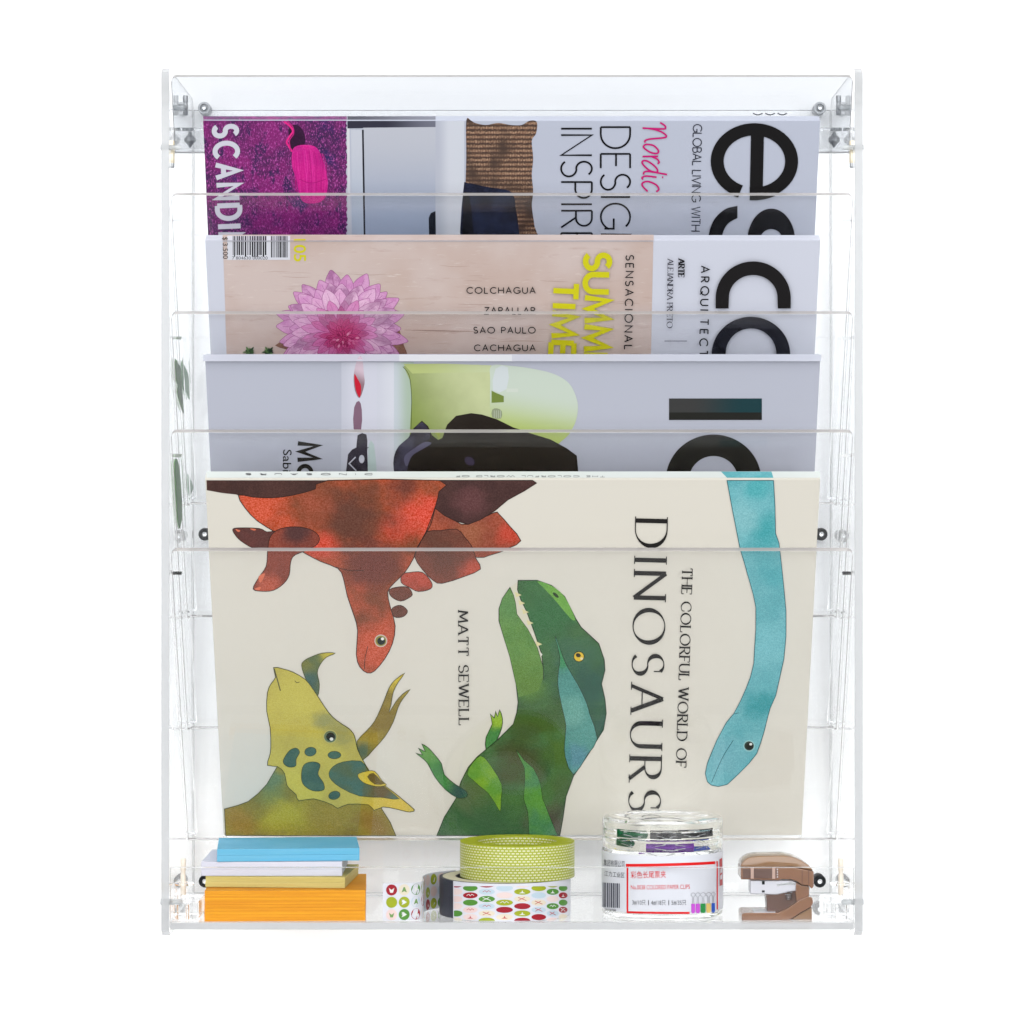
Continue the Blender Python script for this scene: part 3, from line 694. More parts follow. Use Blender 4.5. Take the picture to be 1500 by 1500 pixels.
# ---- picture book
root, fc, sp = magazine(4, 'cream picture book with painted dinosaurs standing in the lowest pocket', paper((229, 224, 212), .35), 22, 'picture_book', 'book', True)
sf = plane_surf(4); A = Art(sf); ls = loc(sf, root); ss = spine_surf(4, 22); B = Art(ss)
B.rect(302.5, 690.8, 1201.5, 700, paper((226, 232, 228)))
ink = flat((52, 32, 26)); gink = flat((30, 52, 28)); oink = flat((70, 72, 30)); bink = flat((30, 100, 110))
RED = wash((190, 74, 24), (136, 68, 34), [(380, 745, 60, (220, 74, 18)), (575, 775, 34, (214, 62, 16)), (618, 752, 40, (230, 60, 16)), (520, 760, 70, (108, 62, 46)), (470, 800, 30, (222, 62, 18)), (545, 825, 50, (122, 58, 44)), (548, 950, 55, (212, 78, 30)), (460, 740, 34, (168, 76, 44)), (590, 715, 30, (122, 58, 40))], .34, 60, ls)
DRK = wash((84, 52, 46), (70, 44, 40), grain=.3, scale=60); MAR = wash((98, 58, 54), (120, 62, 56), grain=.28, scale=60)
ORG = wash((176, 78, 46), (152, 70, 46), [(752, 785, 26, (204, 58, 22)), (690, 780, 30, (166, 92, 58))], .3, 60, ls)
PLT = wash((110, 66, 52), (134, 70, 52), [(694, 835, 24, (196, 76, 48))], .28, 60, ls)
A.fill([(302.5, 703.5), (480, 703.5), (474, 710), (440, 722), (402, 728), (352, 725), (325, 722), (303, 718)], DRK)
body = [(349, 725), (359, 744), (377, 763), (404, 780), (430, 798), (447, 809), (470, 821), (495, 831), (503, 845), (509, 872), (519, 901), (524, 922), (522, 957), (527, 975), (538, 984), (549, 981), (564, 963), (575, 941), (579, 915), (572, 888), (568, 866), (577, 853), (593, 837), (606, 816), (612, 800), (624, 779), (638, 741), (643, 720), (644, 703.5), (480, 703.5), (462, 716), (430, 725), (400, 729), (370, 728)]
A.shape([(589, 840), (600, 837), (619, 837), (632, 851), (631, 861), (613, 865), (600, 859), (588, 852)], wash((150, 66, 48), (196, 72, 46), grain=.28), ink, 1, 3)
A.shape([(571, 862), (585, 858), (598, 859), (604, 868), (601, 873), (587, 879), (573, 872)], PLT, ink, 1, 3)
A.shape([(575, 889), (587, 885), (597, 893), (592, 901), (581, 903), (574, 898)], PLT, ink, 1, 3)
A.shape([(637, 745), (667, 763), (685, 768), (723, 751), (731, 753), (747, 771), (763, 792), (744, 803), (717, 812), (699, 815), (660, 800), (624, 779)], ORG, ink, 1.1, 2)
A.shape([(644, 703.5), (780, 703.5), (786, 707.5), (768, 719), (744, 732), (725, 748), (704, 761), (686, 768), (667, 763), (651, 755), (637, 744)], wash((86, 54, 50), (74, 46, 44), [(690, 735, 34, (104, 62, 62))], .3, 60, ls), ink, 1.1, 1)
A.shape([(624, 779), (645, 777), (669, 775), (680, 786), (691, 800), (698, 818), (704, 832), (680, 843), (648, 853), (635, 849), (619, 833), (607, 813), (615, 797)], PLT, ink, 1.1, 2)
A.fill([(303, 703.5), (500, 703.5), (480, 722), (440, 729), (395, 731), (352, 727)], DRK)
A.shape(body, RED, ink, 1.2, 2)
A.shape([(341, 775), (352, 773), (380, 774), (391, 779), (404, 778), (398, 788), (392, 803), (372, 803), (354, 793), (345, 784)], MAR, ink, 1, 3)
A.shape([(407, 776), (422, 772), (440, 772), (458, 777), (468, 788), (461, 800), (433, 811), (426, 822), (424, 840), (416, 853), (401, 863), (384, 864.5), (371, 861), (379, 845), (390, 828), (392, 808), (394, 792), (398, 783)], wash((150, 66, 46), (128, 60, 44), [(440, 782, 30, (92, 56, 54)), (392, 856, 26, (196, 84, 52))], .3, 60, ls), ink, 1.1, 3)
for q in ([(345, 775), (352, 777), (349, 779)], [(366, 774), (375, 775), (372, 777)], [(379, 843), (388, 838), (386, 846), (381, 852)], [(373, 861), (382, 858), (380, 863)]): A.fill(q, flat((226, 120, 90)), 3)
A.stroke(spline([(539, 945), (535, 962), (534, 978)], 5, False), 1, ink); A.stroke(spline([(492, 829), (512, 834), (533, 834)], 4, False), .9, ink)
A.stroke(spline([(638, 741), (630, 770), (612, 800), (606, 816)], 4, False), 1.2, ink)
def eye(x, y, r, iris, hl=(-.3, -.35), rim=(214, 200, 190)):
    A.ell(x, y, r+1.4, r+1.2, flat(rim)); A.ell(x, y, r, r*.95, flat(iris)); A.ell(x+.5, y+.3, r*.72, r*.7, flat((18, 30, 28))); A.ell(x+hl[0]*-r, y+hl[1]*r, r*.3, r*.26, flat((246, 246, 240)))
eye(558, 937, 8, (150, 140, 60))
# green meat eater
GB = wash((70, 120, 62), (58, 104, 58), [(800, 900, 60, (52, 116, 62)), (840, 960, 40, (62, 112, 80)), (865, 1010, 60, (44, 94, 76)), (880, 1060, 50, (42, 90, 72)), (775, 1010, 30, (92, 140, 50)), (790, 1050, 50, (60, 98, 30)), (760, 1110, 60, (76, 84, 40)), (820, 1100, 40, (70, 110, 40)), (720, 1200, 60, (58, 104, 60)), (690, 1160, 40, (88, 112, 66)), (830, 1150, 40, (72, 106, 60)), (800, 1200, 40, (90, 88, 70)), (765, 1075, 30, (64, 92, 36))], .32, 70, ls)
LJ = wash((112, 158, 70), (92, 144, 62), [(770, 1000, 50, (98, 140, 48)), (750, 890, 40, (96, 148, 76))], .26, 70, ls)
arm = wash((70, 146, 66), (52, 118, 62), [(728, 1050, 22, (150, 190, 44)), (625, 1105, 26, (104, 164, 76)), (672, 1158, 26, (34, 82, 76))], .25, 70, ls)
A.shape([(712, 1096), (712, 1078), (721, 1059), (718, 1044), (724, 1050), (726, 1040), (729, 1048), (732, 1038), (736, 1051), (735, 1064), (729, 1080), (722, 1090)], arm, gink, 1, 2)
gb = [(757, 898), (764, 908), (773, 920), (787, 947), (796, 978), (793, 955), (783, 925), (771, 893), (763, 877), (758, 862), (759, 848.5), (787, 848.5), (808, 856), (827, 872), (843, 904), (851, 917), (877, 941), (885, 965), (886, 980), (881, 1000), (886, 1022), (888, 1043), (884, 1067), (872, 1086), (861, 1104), (840, 1135), (829, 1165), (824, 1200), (820, 1222), (640, 1222), (651, 1195), (668, 1168), (675, 1144), (686, 1122), (699, 1107), (731, 1080), (752, 1059), (757, 1042), (759, 1027), (756, 1000), (747, 960), (737, 928), (731, 908), (731, 890), (736, 875), (747, 859), (752, 870), (755, 882)]
A.fill([(747, 859), (760, 849), (775, 890), (797, 945), (798, 985), (780, 960), (757, 900)], flat((226, 220, 200)))
A.shape(gb, GB, gink, 1.3, 1)
A.fill([(747, 860), (752, 870), (755, 882), (757, 898), (764, 908), (773, 920), (787, 947), (795, 975), (796, 990), (789, 1010), (760, 1020), (756, 1000), (747, 960), (737, 928), (731.5, 908), (731.5, 890), (736, 875)], LJ)
for y0, sgn in ((868, 1), (880, 1), (893, 1), (909, 1), (925, -1), (940, 1), (955, -1)):
    x = 751+(y0-868)*.42
    A.fill([(x+3, y0-3), (x+10+3*sgn, y0+2), (x+5, y0+5)], flat((232, 222, 168) if sgn > 0 else (240, 236, 226)))
A.fill([(787, 849.5), (808, 856.5), (827, 872.5), (842, 903), (838, 906), (826, 893), (812, 876), (797, 860)], wash((120, 180, 66), (104, 170, 70), grain=.2), 3)
A.ell(814, 870, 5.5, 2.2, gink, 42)
A.shape([(813, 930), (819, 944), (829, 971), (846, 1000), (859, 1027), (864, 1045), (875, 1080), (860, 1104), (840, 1133), (828, 1107), (827, 1085), (829, 1061), (824, 1038), (820, 1019), (817, 1000), (818, 981), (820, 960)], wash((84, 160, 150), (76, 150, 140), [(824, 960, 30, (58, 150, 92)), (845, 1110, 30, (80, 146, 160)), (840, 1040, 30, (104, 172, 158))], .3, 80, ls), gink, .9, 2)
lim = wash((128, 178, 36), (96, 160, 52), grain=.22, scale=80)
A.shape([(704, 1105), (714, 1113), (722, 1124), (735, 1147), (734, 1168), (733, 1187), (726, 1176), (715, 1160), (703, 1150), (693, 1141), (684, 1132), (692, 1116)], lim, gink, .7, 2)
A.shape([(756, 1096), (762, 1104), (768, 1112), (781, 1123), (788, 1136), (792, 1147), (795, 1168), (806, 1196), (813, 1213), (817, 1222), (775, 1222), (774, 1200), (773, 1187), (767, 1168), (768, 1150), (769, 1139), (768, 1123), (762, 1110)], wash((88, 158, 56), (70, 138, 82), grain=.25, scale=80), gink, .7, 1)
A.shape([(671, 1167), (653, 1155), (637, 1136), (627, 1117), (618, 1108), (609, 1101), (619, 1104), (613, 1094), (623, 1099), (618, 1088), (628, 1094), (637, 1104), (647, 1117), (651, 1133), (667, 1147), (683, 1157), (684, 1165)], arm, gink, 1, 2)
A.ell(848, 960, 8.2, 8, gink); A.ell(848, 960, 7, 6.8, flat((232, 196, 52))); A.ell(847, 958, 3.8, 3, flat((40, 34, 20)), 20); A.ell(852, 963, 2, 1.8, flat((240, 226, 190)))
A.stroke([(796, 975), (796, 994)], 1, gink)
# yellow horned one
OLV = wash((160, 148, 46), (142, 126, 42), [(400, 1160, 36, (130, 142, 78)), (420, 1198, 50, (188, 176, 36)), (480, 1195, 40, (166, 144, 40)), (545, 1205, 34, (150, 120, 42)), (350, 1200, 30, (166, 132, 36)), (395, 1140, 24, (116, 140, 98))], .26, 60, ls)
A.shape([(407, 1120), (391, 1147), (379, 1160), (364, 1172), (348, 1178), (329, 1183), (331, 1222), (580, 1222), (572, 1203), (560, 1184), (548, 1160), (470, 1140)], OLV, oink, 1.1, 1)
A.shape([(447, 990), (442, 973), (446, 966), (455, 961), (472, 955), (491, 955), (478, 961), (469, 972), (465, 984), (468, 1000), (465, 1018), (455, 1005)], wash((126, 128, 60), (90, 112, 76), [(485, 956, 22, (206, 190, 60)), (452, 998, 24, (70, 104, 96))], .2, 80, ls), oink, 1, 3)
A.shape([(523, 1084), (536, 1070), (548, 1056), (557, 1038), (564, 1021), (570, 1006), (578, 995), (593, 984), (583, 998), (576, 1012), (573, 1030), (570, 1042), (580, 1026), (590, 1015), (601, 1008), (590, 1022), (583, 1035), (576, 1056), (564, 1077), (548, 1095), (532, 1111), (526, 1098)], wash((166, 146, 50), (140, 118, 42), [(585, 995, 24, (222, 196, 50)), (530, 1098, 22, (96, 110, 76))], .22, 80, ls), oink, 1, 2)
YEL = wash((206, 192, 84), (196, 182, 82), [(430, 1020, 50, (208, 196, 86)), (500, 1070, 34, (166, 162, 92)), (475, 1055, 20, (160, 160, 96)), (440, 1150, 50, (212, 200, 84)), (580, 1175, 50, (226, 196, 66))], .12, 60, ls)
A.shape([(401, 976), (415, 978), (430, 983), (447, 993), (457, 1005), (465, 1017), (476, 1034), (487, 1048), (500, 1058), (511, 1065), (518, 1073), (521, 1082), (524, 1096), (532, 1112), (541, 1127), (553, 1141), (575, 1157), (592, 1171), (607, 1184), (603, 1187), (596, 1187), (580, 1183), (561, 1180), (548, 1185), (540, 1177), (510, 1176), (495, 1182), (487, 1177), (460, 1168), (438, 1171), (434, 1162), (425, 1154), (420, 1147), (417, 1131), (407, 1121), (392, 1119), (395, 1106), (397, 1093), (396, 1064), (391, 1040), (392, 1013), (397, 1000), (404, 990)], YEL, oink, 1.1, 2)
SPT = wash((84, 116, 96), (72, 104, 92), grain=.22, scale=120)
A.shape([(488, 1121), (503, 1114), (529, 1113), (540, 1127), (553, 1143), (585, 1168), (560, 1166), (527, 1164), (500, 1152), (486, 1141), (482, 1131)], wash((80, 116, 102), (96, 112, 78), [(560, 1155, 30, (110, 92, 52))], .22, 90, ls), oink, .9, 2)
A.shape([(524, 1133), (536, 1128), (549, 1128), (560, 1142), (566, 1148), (552, 1150), (532, 1144)], wash((226, 200, 60), (210, 184, 70), grain=.15), oink, .8, 3)
A.fill([(538, 1136), (547, 1130), (558, 1141), (564, 1146), (549, 1147)], wash((104, 88, 40), (128, 108, 44), grain=.25), 2)
for q in ([(424, 1098), (434, 1094), (439, 1100), (434, 1110), (433, 1120), (422, 1121), (415, 1113)], [(446, 1118), (458, 1114), (469, 1118), (466, 1132), (474, 1145), (474, 1155), (458, 1156), (444, 1146), (442, 1130)]): A.shape(q, SPT, oink, 1, 4)
for x, y, rx, ry, rt in ((455, 1099, 8, 6, -10), (490, 1104, 9, 5, 0), (490, 1163, 8, 5.5, -15)): A.ell(x, y, rx+.9, ry+.9, oink, rt); A.ell(x, y, rx, ry, SPT, rt)
eye(484, 1077, 9, (104, 124, 96), (-.2, .4), (190, 184, 110))
A.stroke(spline([(402, 978), (406, 992), (411, 1010)], 4, False), 1.8, flat((96, 92, 50))); A.stroke(spline([(432, 995), (435, 998), (439, 997)], 3, False), 1, oink)
# blue long neck
BLU = wash((118, 192, 200), (96, 180, 188), [(1120, 775, 34, (70, 172, 178)), (1080, 760, 40, (134, 198, 204)), (1115, 1030, 36, (48, 160, 166)), (1060, 1110, 50, (120, 188, 198)), (1120, 940, 40, (122, 198, 206)), (1130, 840, 26, (84, 178, 186)), (1108, 715, 22, (84, 182, 188))], .2, 60, ls)
bl = [(1065, 703.5), (1073, 747), (1084, 803), (1090, 822), (1095, 840), (1103, 868), (1107, 888), (1107, 920), (1105, 950), (1104, 970), (1099, 990), (1092, 1008), (1084, 1026), (1075, 1043), (1064, 1056), (1057, 1069), (1050, 1082), (1044, 1096), (1036, 1116), (1033, 1131), (1036, 1143), (1042, 1148), (1052, 1150), (1065, 1147), (1080, 1133), (1097, 1116), (1108, 1102), (1114, 1086), (1120, 1066), (1123, 1053), (1128, 1035), (1136, 1017), (1142, 990), (1148, 963), (1151, 930), (1151, 893), (1147, 850), (1143, 813), (1141, 795), (1136, 781), (1135, 740), (1133, 703.5)]
A.shape(bl, BLU, bink, 1, 1)
B.fill([(1056, 691), (1130, 691), (1133, 700), (1065, 700)], BLU)
eye(1097, 1090.5, 7, (40, 60, 54), (-.35, -.35), (160, 206, 206)); A.stroke(spline([(1074, 1082), (1058, 1108), (1042, 1144)], 5, False), 1, bink); A.stroke([(1075, 1044), (1082, 1042)], .9, bink)
mt = flat((30, 27, 26))
A.text('DINOSAURS', (931, 762), (920.5, 1184), 46.5, mt, 6.6, True, track=.36, thin=1.3)
A.text('THE COLORFUL WORLD OF', (999.5, 831), (990, 1121), 14.6, mt, 2.5, True, track=.24, thin=1.0)
A.text('MATT SEWELL', (671.5, 893), (672.5, 1059), 14.2, mt, 2.6, True, track=.26, thin=1.0)
B.text('THE COLORFUL WORLD OF', (886, 696.8), (668, 696.8), 2.2, flat((110, 112, 112)), .6, track=.3)
B.text('DINOSAURS', (545, 694), (360, 694), 2.2, flat((96, 96, 98)), .7, track=.9)
publish(A, B, fc, sp)

# ------------------------------------------------------------------ reflections in the left side panel, added as thin green pieces
def reflection_mat(c1, c2):
    m, n, l, b = newmat('reflection_colour'); v = n.new('ShaderNodeTexCoord').outputs['Object']
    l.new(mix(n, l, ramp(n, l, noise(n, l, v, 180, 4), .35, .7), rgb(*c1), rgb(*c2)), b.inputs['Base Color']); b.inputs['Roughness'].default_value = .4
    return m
for lb, pts, cc in (('dark green narrow reflection on the left side panel, added as a flat piece, upper one', [(256.6, 523), (261, 530), (265.6, 538), (266, 548), (267.5, 574), (269.4, 602), (264, 590), (259.6, 572), (261, 562), (258.5, 556), (257.2, 540)], ((26, 84, 18), (84, 136, 52))),
                    ('pale green reflection on the left side panel, added as a flat piece beside the upper dark one', [(266.4, 524), (271, 534), (275.6, 544), (277, 562), (277.6, 582), (274, 573), (269, 566), (267, 545)], ((116, 158, 122), (132, 168, 134))),
                    ('dark green long reflection on the left side panel, added as a flat piece, lower one', [(255.4, 674), (259.5, 670), (263.5, 690), (266, 716), (267, 742), (266, 760), (262, 772), (259, 745), (256.4, 705)], ((52, 122, 24), (80, 140, 46))),
                    ('small pale green reflection on the left side panel, added as a flat piece near the middle bolt', [(275.8, 688), (279, 696), (283.6, 708), (281, 716), (279.6, 722), (277.4, 716), (276.4, 702)], ((124, 164, 130), (138, 174, 142)))):
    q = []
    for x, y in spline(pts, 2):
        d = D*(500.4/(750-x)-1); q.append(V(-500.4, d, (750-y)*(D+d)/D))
    cen = sum(q, Vector())/len(q); r = thing('green_reflection', lb, 'green_reflection', cen, 'reflections added at the left side panel')
    mb = MB(); mb.prism(q, V(.9, 0, 0), reflection_mat(*cc), 0); mb.build('reflection_piece', r)

# ------------------------------------------------------------------ sticky note pads
def padmat(c1, c2, lines):
    m, n, l, b = newmat('sticky_note_paper')
    v = n.new('ShaderNodeTexCoord').outputs['Object']
    mp = n.new('ShaderNodeMapping'); mp.inputs['Scale'].default_value = (.01, .01, 1); l.new(v, mp.inputs['Vector'])
    f = ramp(n, l, noise(n, l, mp.outputs[0], lines, 3, .75), .3, .72)
    l.new(mix(n, l, f, rgb(*c1), rgb(*c2)), b.inputs['Base Color']); b.inputs['Roughness'].default_value = .62; b.inputs['Specular IOR Level'].default_value = .25
    return m
def pad(label, x0, x1, df, dep, z0, z1, rot, mat):
    cx, cd_ = (x0+x1)/2, df+dep/2
    r = thing('sticky_note_pad', label, 'sticky notes', V(cx, cd_, z0), 'sticky note pads in the tray'); r.rotation_euler = (0, 0, math.radians(rot))
    o = V(cx, cd_, z0); mb = MB(); a, e, h = (x1-x0)/2, dep/2, z1-z0
    nl = max(2, int(h/ (4.6 if h > 30 else 7)))
    for i in range(nl):                                          # the pad is a block of gummed sheets: thin slabs, hair gaps
        q = random.uniform(-.35, .35)
        mb.hexa([o+V(x, y, z) for z in (h*i/nl, h*(i+1)/nl-.12) for x, y in ((-a+q, -e+q), (a+q, -e+q), (a+q, e+q), (-a+q, e+q))], mat, .15, 1)
    mb.build('sheets', r)
pad('thick orange sticky note block at the bottom of the stack', -456, -220, 18, 205, -601.3, -556.5, 2.4, padmat((226, 142, 2), (250, 174, 16), 1500))
pad('thin pale yellow sticky note pad between the orange and white ones', -449, -241, 50, 168, -556, -540, -4, padmat((206, 188, 104), (222, 208, 134), 2500))
pad('white sticky note pad under the light blue one', -461, -252, 58, 170, -539.6, -519, 0, padmat((214, 216, 230), (222, 222, 236), 2500))
pad('light blue sticky note pad on top of the stack', -444, -233, 63, 160, -518.6, -500, 4.5, padmat((96, 180, 216), (116, 190, 224), 2500))

# ------------------------------------------------------------------ tapes
def cyl_surf(cx, cd_, r):
    """front face of an upright cylinder"""
    def surf(px, py, lift=.25):
        R = r+lift; ux = (px-750)/D                              # x = ux*(D+d)
        A_ = ux*ux+1; B_ = 2*(ux*(ux*D-cx)-cd_); C_ = (ux*D-cx)**2+cd_*cd_-R*R
        disc = B_*B_-4*A_*C_
        d = (-B_-math.sqrt(disc))/(2*A_) if disc > 0 else -B_/(2*A_)
        f = (D+d)/D
        x, dd = ux*(D+d)-cx, d-cd_; q = R/math.hypot(x, dd)
        return V(cx+x*q, cd_+dd*q, (750-py)*f)
    return surf
ZF = -602
m_green, n, l, b = newmat('lime_dotted_tape')
uv = n.new('ShaderNodeTexCoord').outputs['UV']
br = n.new('ShaderNodeTexBrick'); l.new(uv, br.inputs['Vector']); br.offset = .5; br.inputs['Scale'].default_value = 1
br.inputs['Color1'].default_value = rgb(232, 234, 200); br.inputs['Color2'].default_value = rgb(222, 226, 180); br.inputs['Mortar'].default_value = rgb(166, 174, 26)
br.inputs['Mortar Size'].default_value = .23; br.inputs['Mortar Smooth'].default_value = .5; br.inputs['Brick Width'].default_value = 1.0; br.inputs['Row Height'].default_value = .62
l.new(br.outputs['Color'], b.inputs['Base Color']); b.inputs['Roughness'].default_value = .4
m_lime = flat((172, 180, 36), .5); m_cream = flat((222, 216, 190), .6); m_char = flat((58, 60, 72), .45); m_olive = flat((128, 124, 34), .5)
tcx, tcd = -11, 112
zt0 = -601.5; zt1 = zt0+55.5
g = thing('tape_roll', 'lime green washi tape roll with white dots, on top of the printed roll', 'tape', V(8, tcd, zt1+.4), 'washi tape rolls in the tray')
mb = MB(); c = V(8, tcd, zt1+.4); zg = 52.5
mb.lathe([(60, 0), (86, 0), (86, .4)], c, (0, 0, 1), m_lime, 96); mb.lathe([(86, zg-.4), (86, zg), (60, zg)], c, (0, 0, 1), m_lime, 96)
gi = mb.build('paper_body', g)
def band(r, h0, h1, c, mat, name, par, n_=120, su=6.4, flip=False):
    vs, fs, uvs = [], [], []
    for i in range(n_+1):
        t = 2*math.pi*i/n_
        vs += [c+V(r*math.cos(t), r*math.sin(t), h0), c+V(r*math.cos(t), r*math.sin(t), h1)]
    fs = [[2*i, 2*i+2, 2*i+3, 2*i+1] for i in range(n_)]
    mb = MB(); mb.add(vs, fs, mat, True); o = mb.build(name, par); me = o.data; ul = me.uv_layers.new(name='UVMap')
    cells = round(2*math.pi*r/su)
    for p in me.polygons:
        for li, vi in zip(p.loop_indices, p.vertices): ul.data[li].uv = (vi//2/n_*cells, (h1-h0)/su*(vi % 2)+.02)
    return o
band(86, .4, zg-.4, c, m_green, 'dotted_face', g); band(60, 0, zg, c, m_green, 'inner_face', g)

pr = thing('tape_roll', 'washi tape roll printed with red and green ovals, its loose end lying to the left', 'tape', V(tcx, tcd, zt0), 'washi tape rolls in the tray')
c = V(tcx, tcd, zt0); h = zt1-zt0
mb = MB(); mb.lathe([(72, 0), (98, 0), (98, h), (96.5, h), (72, h), (72, 0)], c, (0, 0, 1), m_char, 96); mb.build('core', pr)
mb = MB(); mb.lathe([(74, h+.05), (93, h+.05), (93, h+.3), (74, h+.3), (74, h+.05)], c, (0, 0, 1), m_cream, 96); mb.build('paper_edge', pr)
m_tape = flat((226, 227, 236), .4)
DOTS = [(164, 12, 36), (164, 176, 28), (84, 146, 52), (240, 212, 208), (196, 216, 230), (236, 224, 200), (164, 176, 28), (164, 12, 36), (84, 146, 52), (240, 218, 214)]
def dotted(surf, x0, x1, y0, y1, art, step, rx_of, ry, rowh):
    cols = step; random.seed(11)
    for ci, (cxp, rx) in enumerate(cols):
        y = y0+(rowh*.5 if ci % 2 else 0)-rowh*.2; prev = None
        while y < y1+ry:
            col = random.choice([q for q in DOTS if q != prev]); prev = col
            ya, yb = max(y-ry, y0+.4), min(y+ry, y1-.4); xa, xb = max(cxp-rx, x0+.3), min(cxp+rx, x1-.3)
            pts = [(min(max(cxp+rx*math.cos(t), xa), xb), min(max(y+ry*math.sin(t), ya), yb)) for t in [2*math.pi*i/24 for i in range(24)]]
            if yb-ya > 1.2 and xb-xa > 1.2:
                art.disc(pts, ((xa+xb)/2, (ya+yb)/2), flat(col, .4))
                art.z += .22
                k = random.random()
                if yb-ya > ry*1.7 and xb-xa > rx*1.7 and k < .75:
                    w = flat((236, 238, 236), .4) if min(col) < 120 else flat((196, 90, 90), .4); s_ = rx*.5; t_ = ry*.5
                    if k < .25: art.fill([(cxp-s_*.8, y+t_), (cxp-s_*.2, y+t_*.3), (cxp, y-t_), (cxp+s_*.2, y+t_*.3), (cxp+s_*.8, y+t_)], w, 0, False)
                    elif k < .5: art.stroke([(cxp-s_, y-t_), (cxp+s_, y+t_)], 1.0, w, up=False); art.stroke([(cxp-s_, y+t_), (cxp+s_*.6, y-t_)], .9, w, up=False)
                    else: art.stroke(spline([(cxp-s_, y+t_*.2), (cxp-s_*.4, y-t_*.7), (cxp, y+t_*.3), (cxp+s_*.4, y-t_*.7), (cxp+s_, y+t_*.2)], 3, False), .8, w, up=False)
                art.z -= .22
            y += rowh
R2 = 99.6; cs = cyl_surf(tcx, tcd, R2)
A = Art(cs); A.z = 0
def cyl_band(a0, a1, r, h0, h1, mat, n_=60):
    vs, fs = [], []
    for i in range(n_+1):
        t = math.radians(a0+(a1-a0)*i/n_)
        for rr in (r, r-1.2):
            for hh in (h0, h1): vs.append(c+V(rr*math.cos(t), rr*math.sin(t), hh))
    for i in range(n_):
        o = 4*i; fs += [[o, o+4, o+5, o+1], [o+2, o+3, o+7, o+6], [o+1, o+5, o+7, o+3], [o, o+2, o+6, o+4]]
    fs += [[0, 1, 3, 2], [4*n_, 4*n_+2, 4*n_+3, 4*n_+1]]
    A.mb.add(vs, fs, mat, False)
a_l = math.degrees(math.acos(max(-1, min(1, ((664-750)*1.012-tcx)/R2)))); a_r = math.degrees(math.acos(((836-750)*1.02-tcx)/R2))
cyl_band(-a_l, -a_r, R2, 0, h, m_tape)
A.z = .12
cols = []
for i in range(-4, 5):
    t = math.radians(-90+i*15.2); xx = tcx+R2*math.cos(t); dd = tcd+R2*math.sin(t); f = D/(D+dd)
    cxp = 750+xx*f; rx = 11.6*abs(math.sin(t))+.8
    if 660 < cxp < 838: cols.append((cxp, rx))
dotted(cs, 664.6, 835, 1297.5, 1349, A, cols, 12, 4.5, 10.6)
A.mb.build('printed_face', pr)
# loose end: leaves the roll at its back left, loops round and lies along the front
path = spline([(-86, 185), (-108, 168), (-124, 146), (-132, 120), (-133, 92), (-131, 66), (-132, 44), (-142, 30), (-160, 24), (-190, 21)], 8, False)
mb = MB(); n_ = len(path); vs, fs = [], []
nor = []
for i in range(n_):
    a_, b_ = path[max(0, i-1)], path[min(n_-1, i+1)]; q = math.dist(a_, b_); nor.append(((b_[1]-a_[1])/q, -(b_[0]-a_[0])/q))
for (x, d), (nx, nd) in zip(path, nor):
    for o_ in (0, 1.2):
        for hh in (0, h): vs.append(V(x+nx*o_, d+nd*o_, zt0+hh))
for i in range(n_-1):
    o = 4*i; fs += [[o, o+1, o+5, o+4], [o+2, o+6, o+7, o+3], [o+1, o+3, o+7, o+5], [o, o+4, o+6, o+2]]
fs += [[0, 2, 3, 1], [4*(n_-1), 4*(n_-1)+1, 4*(n_-1)+3, 4*(n_-1)+2]]
mb.add(vs, fs, m_tape)
cum = [0]
for i in range(n_-1): cum.append(cum[-1]+math.dist(path[i], path[i+1]))
def ribbon_pt(s_, z, side, lift):
    i = max(j for j in range(n_-1) if cum[j] <= s_+1e-6); t = min(1, (s_-cum[i])/(cum[i+1]-cum[i]))
    x = path[i][0]+(path[i+1][0]-path[i][0])*t; d = path[i][1]+(path[i+1][1]-path[i][1])*t; nx, nd = nor[i]
    o_ = -lift if side > 0 else 1.2+lift
    return V(x+nx*o_, d+nd*o_, zt0+z)
random.seed(5)
for side in (1, -1):
    s_ = 8; ci = 0
    while s_ < cum[-1]-9:
        z = 8 if ci % 2 == 0 else 8; prev = None
        for r_ in range(3):
            zz = 9+r_*18.2; col = random.choice([q for q in DOTS if q != prev]); prev = col
            ring_ = [ribbon_pt(min(max(s_+8.2*math.cos(2*math.pi*k/20), 0), cum[-1]-.1), min(max(zz+8.2*math.sin(2*math.pi*k/20), .5), h-.5), side, .15) for k in range(20)]
            mb.add(ring_, [list(range(20))], flat(col, .4))
            if random.random() < .6:
                w = flat((236, 238, 236), .4) if min(col) < 120 else flat((120, 160, 90), .4)
                q = [ribbon_pt(min(max(s_+a_, 0), cum[-1]-.1), zz+b_, side, .25) for a_, b_ in random.choice(([(-4, -4), (0, -2), (4, -4), (1, 4), (-1, 4)], [(-4, 0), (-1, 2), (4, 4), (2, 0), (4, -4), (-1, -2)], [(-4, 3), (0, 0), (4, 3), (2, -4), (-2, -4)]))]
                mb.add(q, [list(range(len(q)))], w)
        s_ += 18.6; ci += 1
mb.build('loose_end', pr)

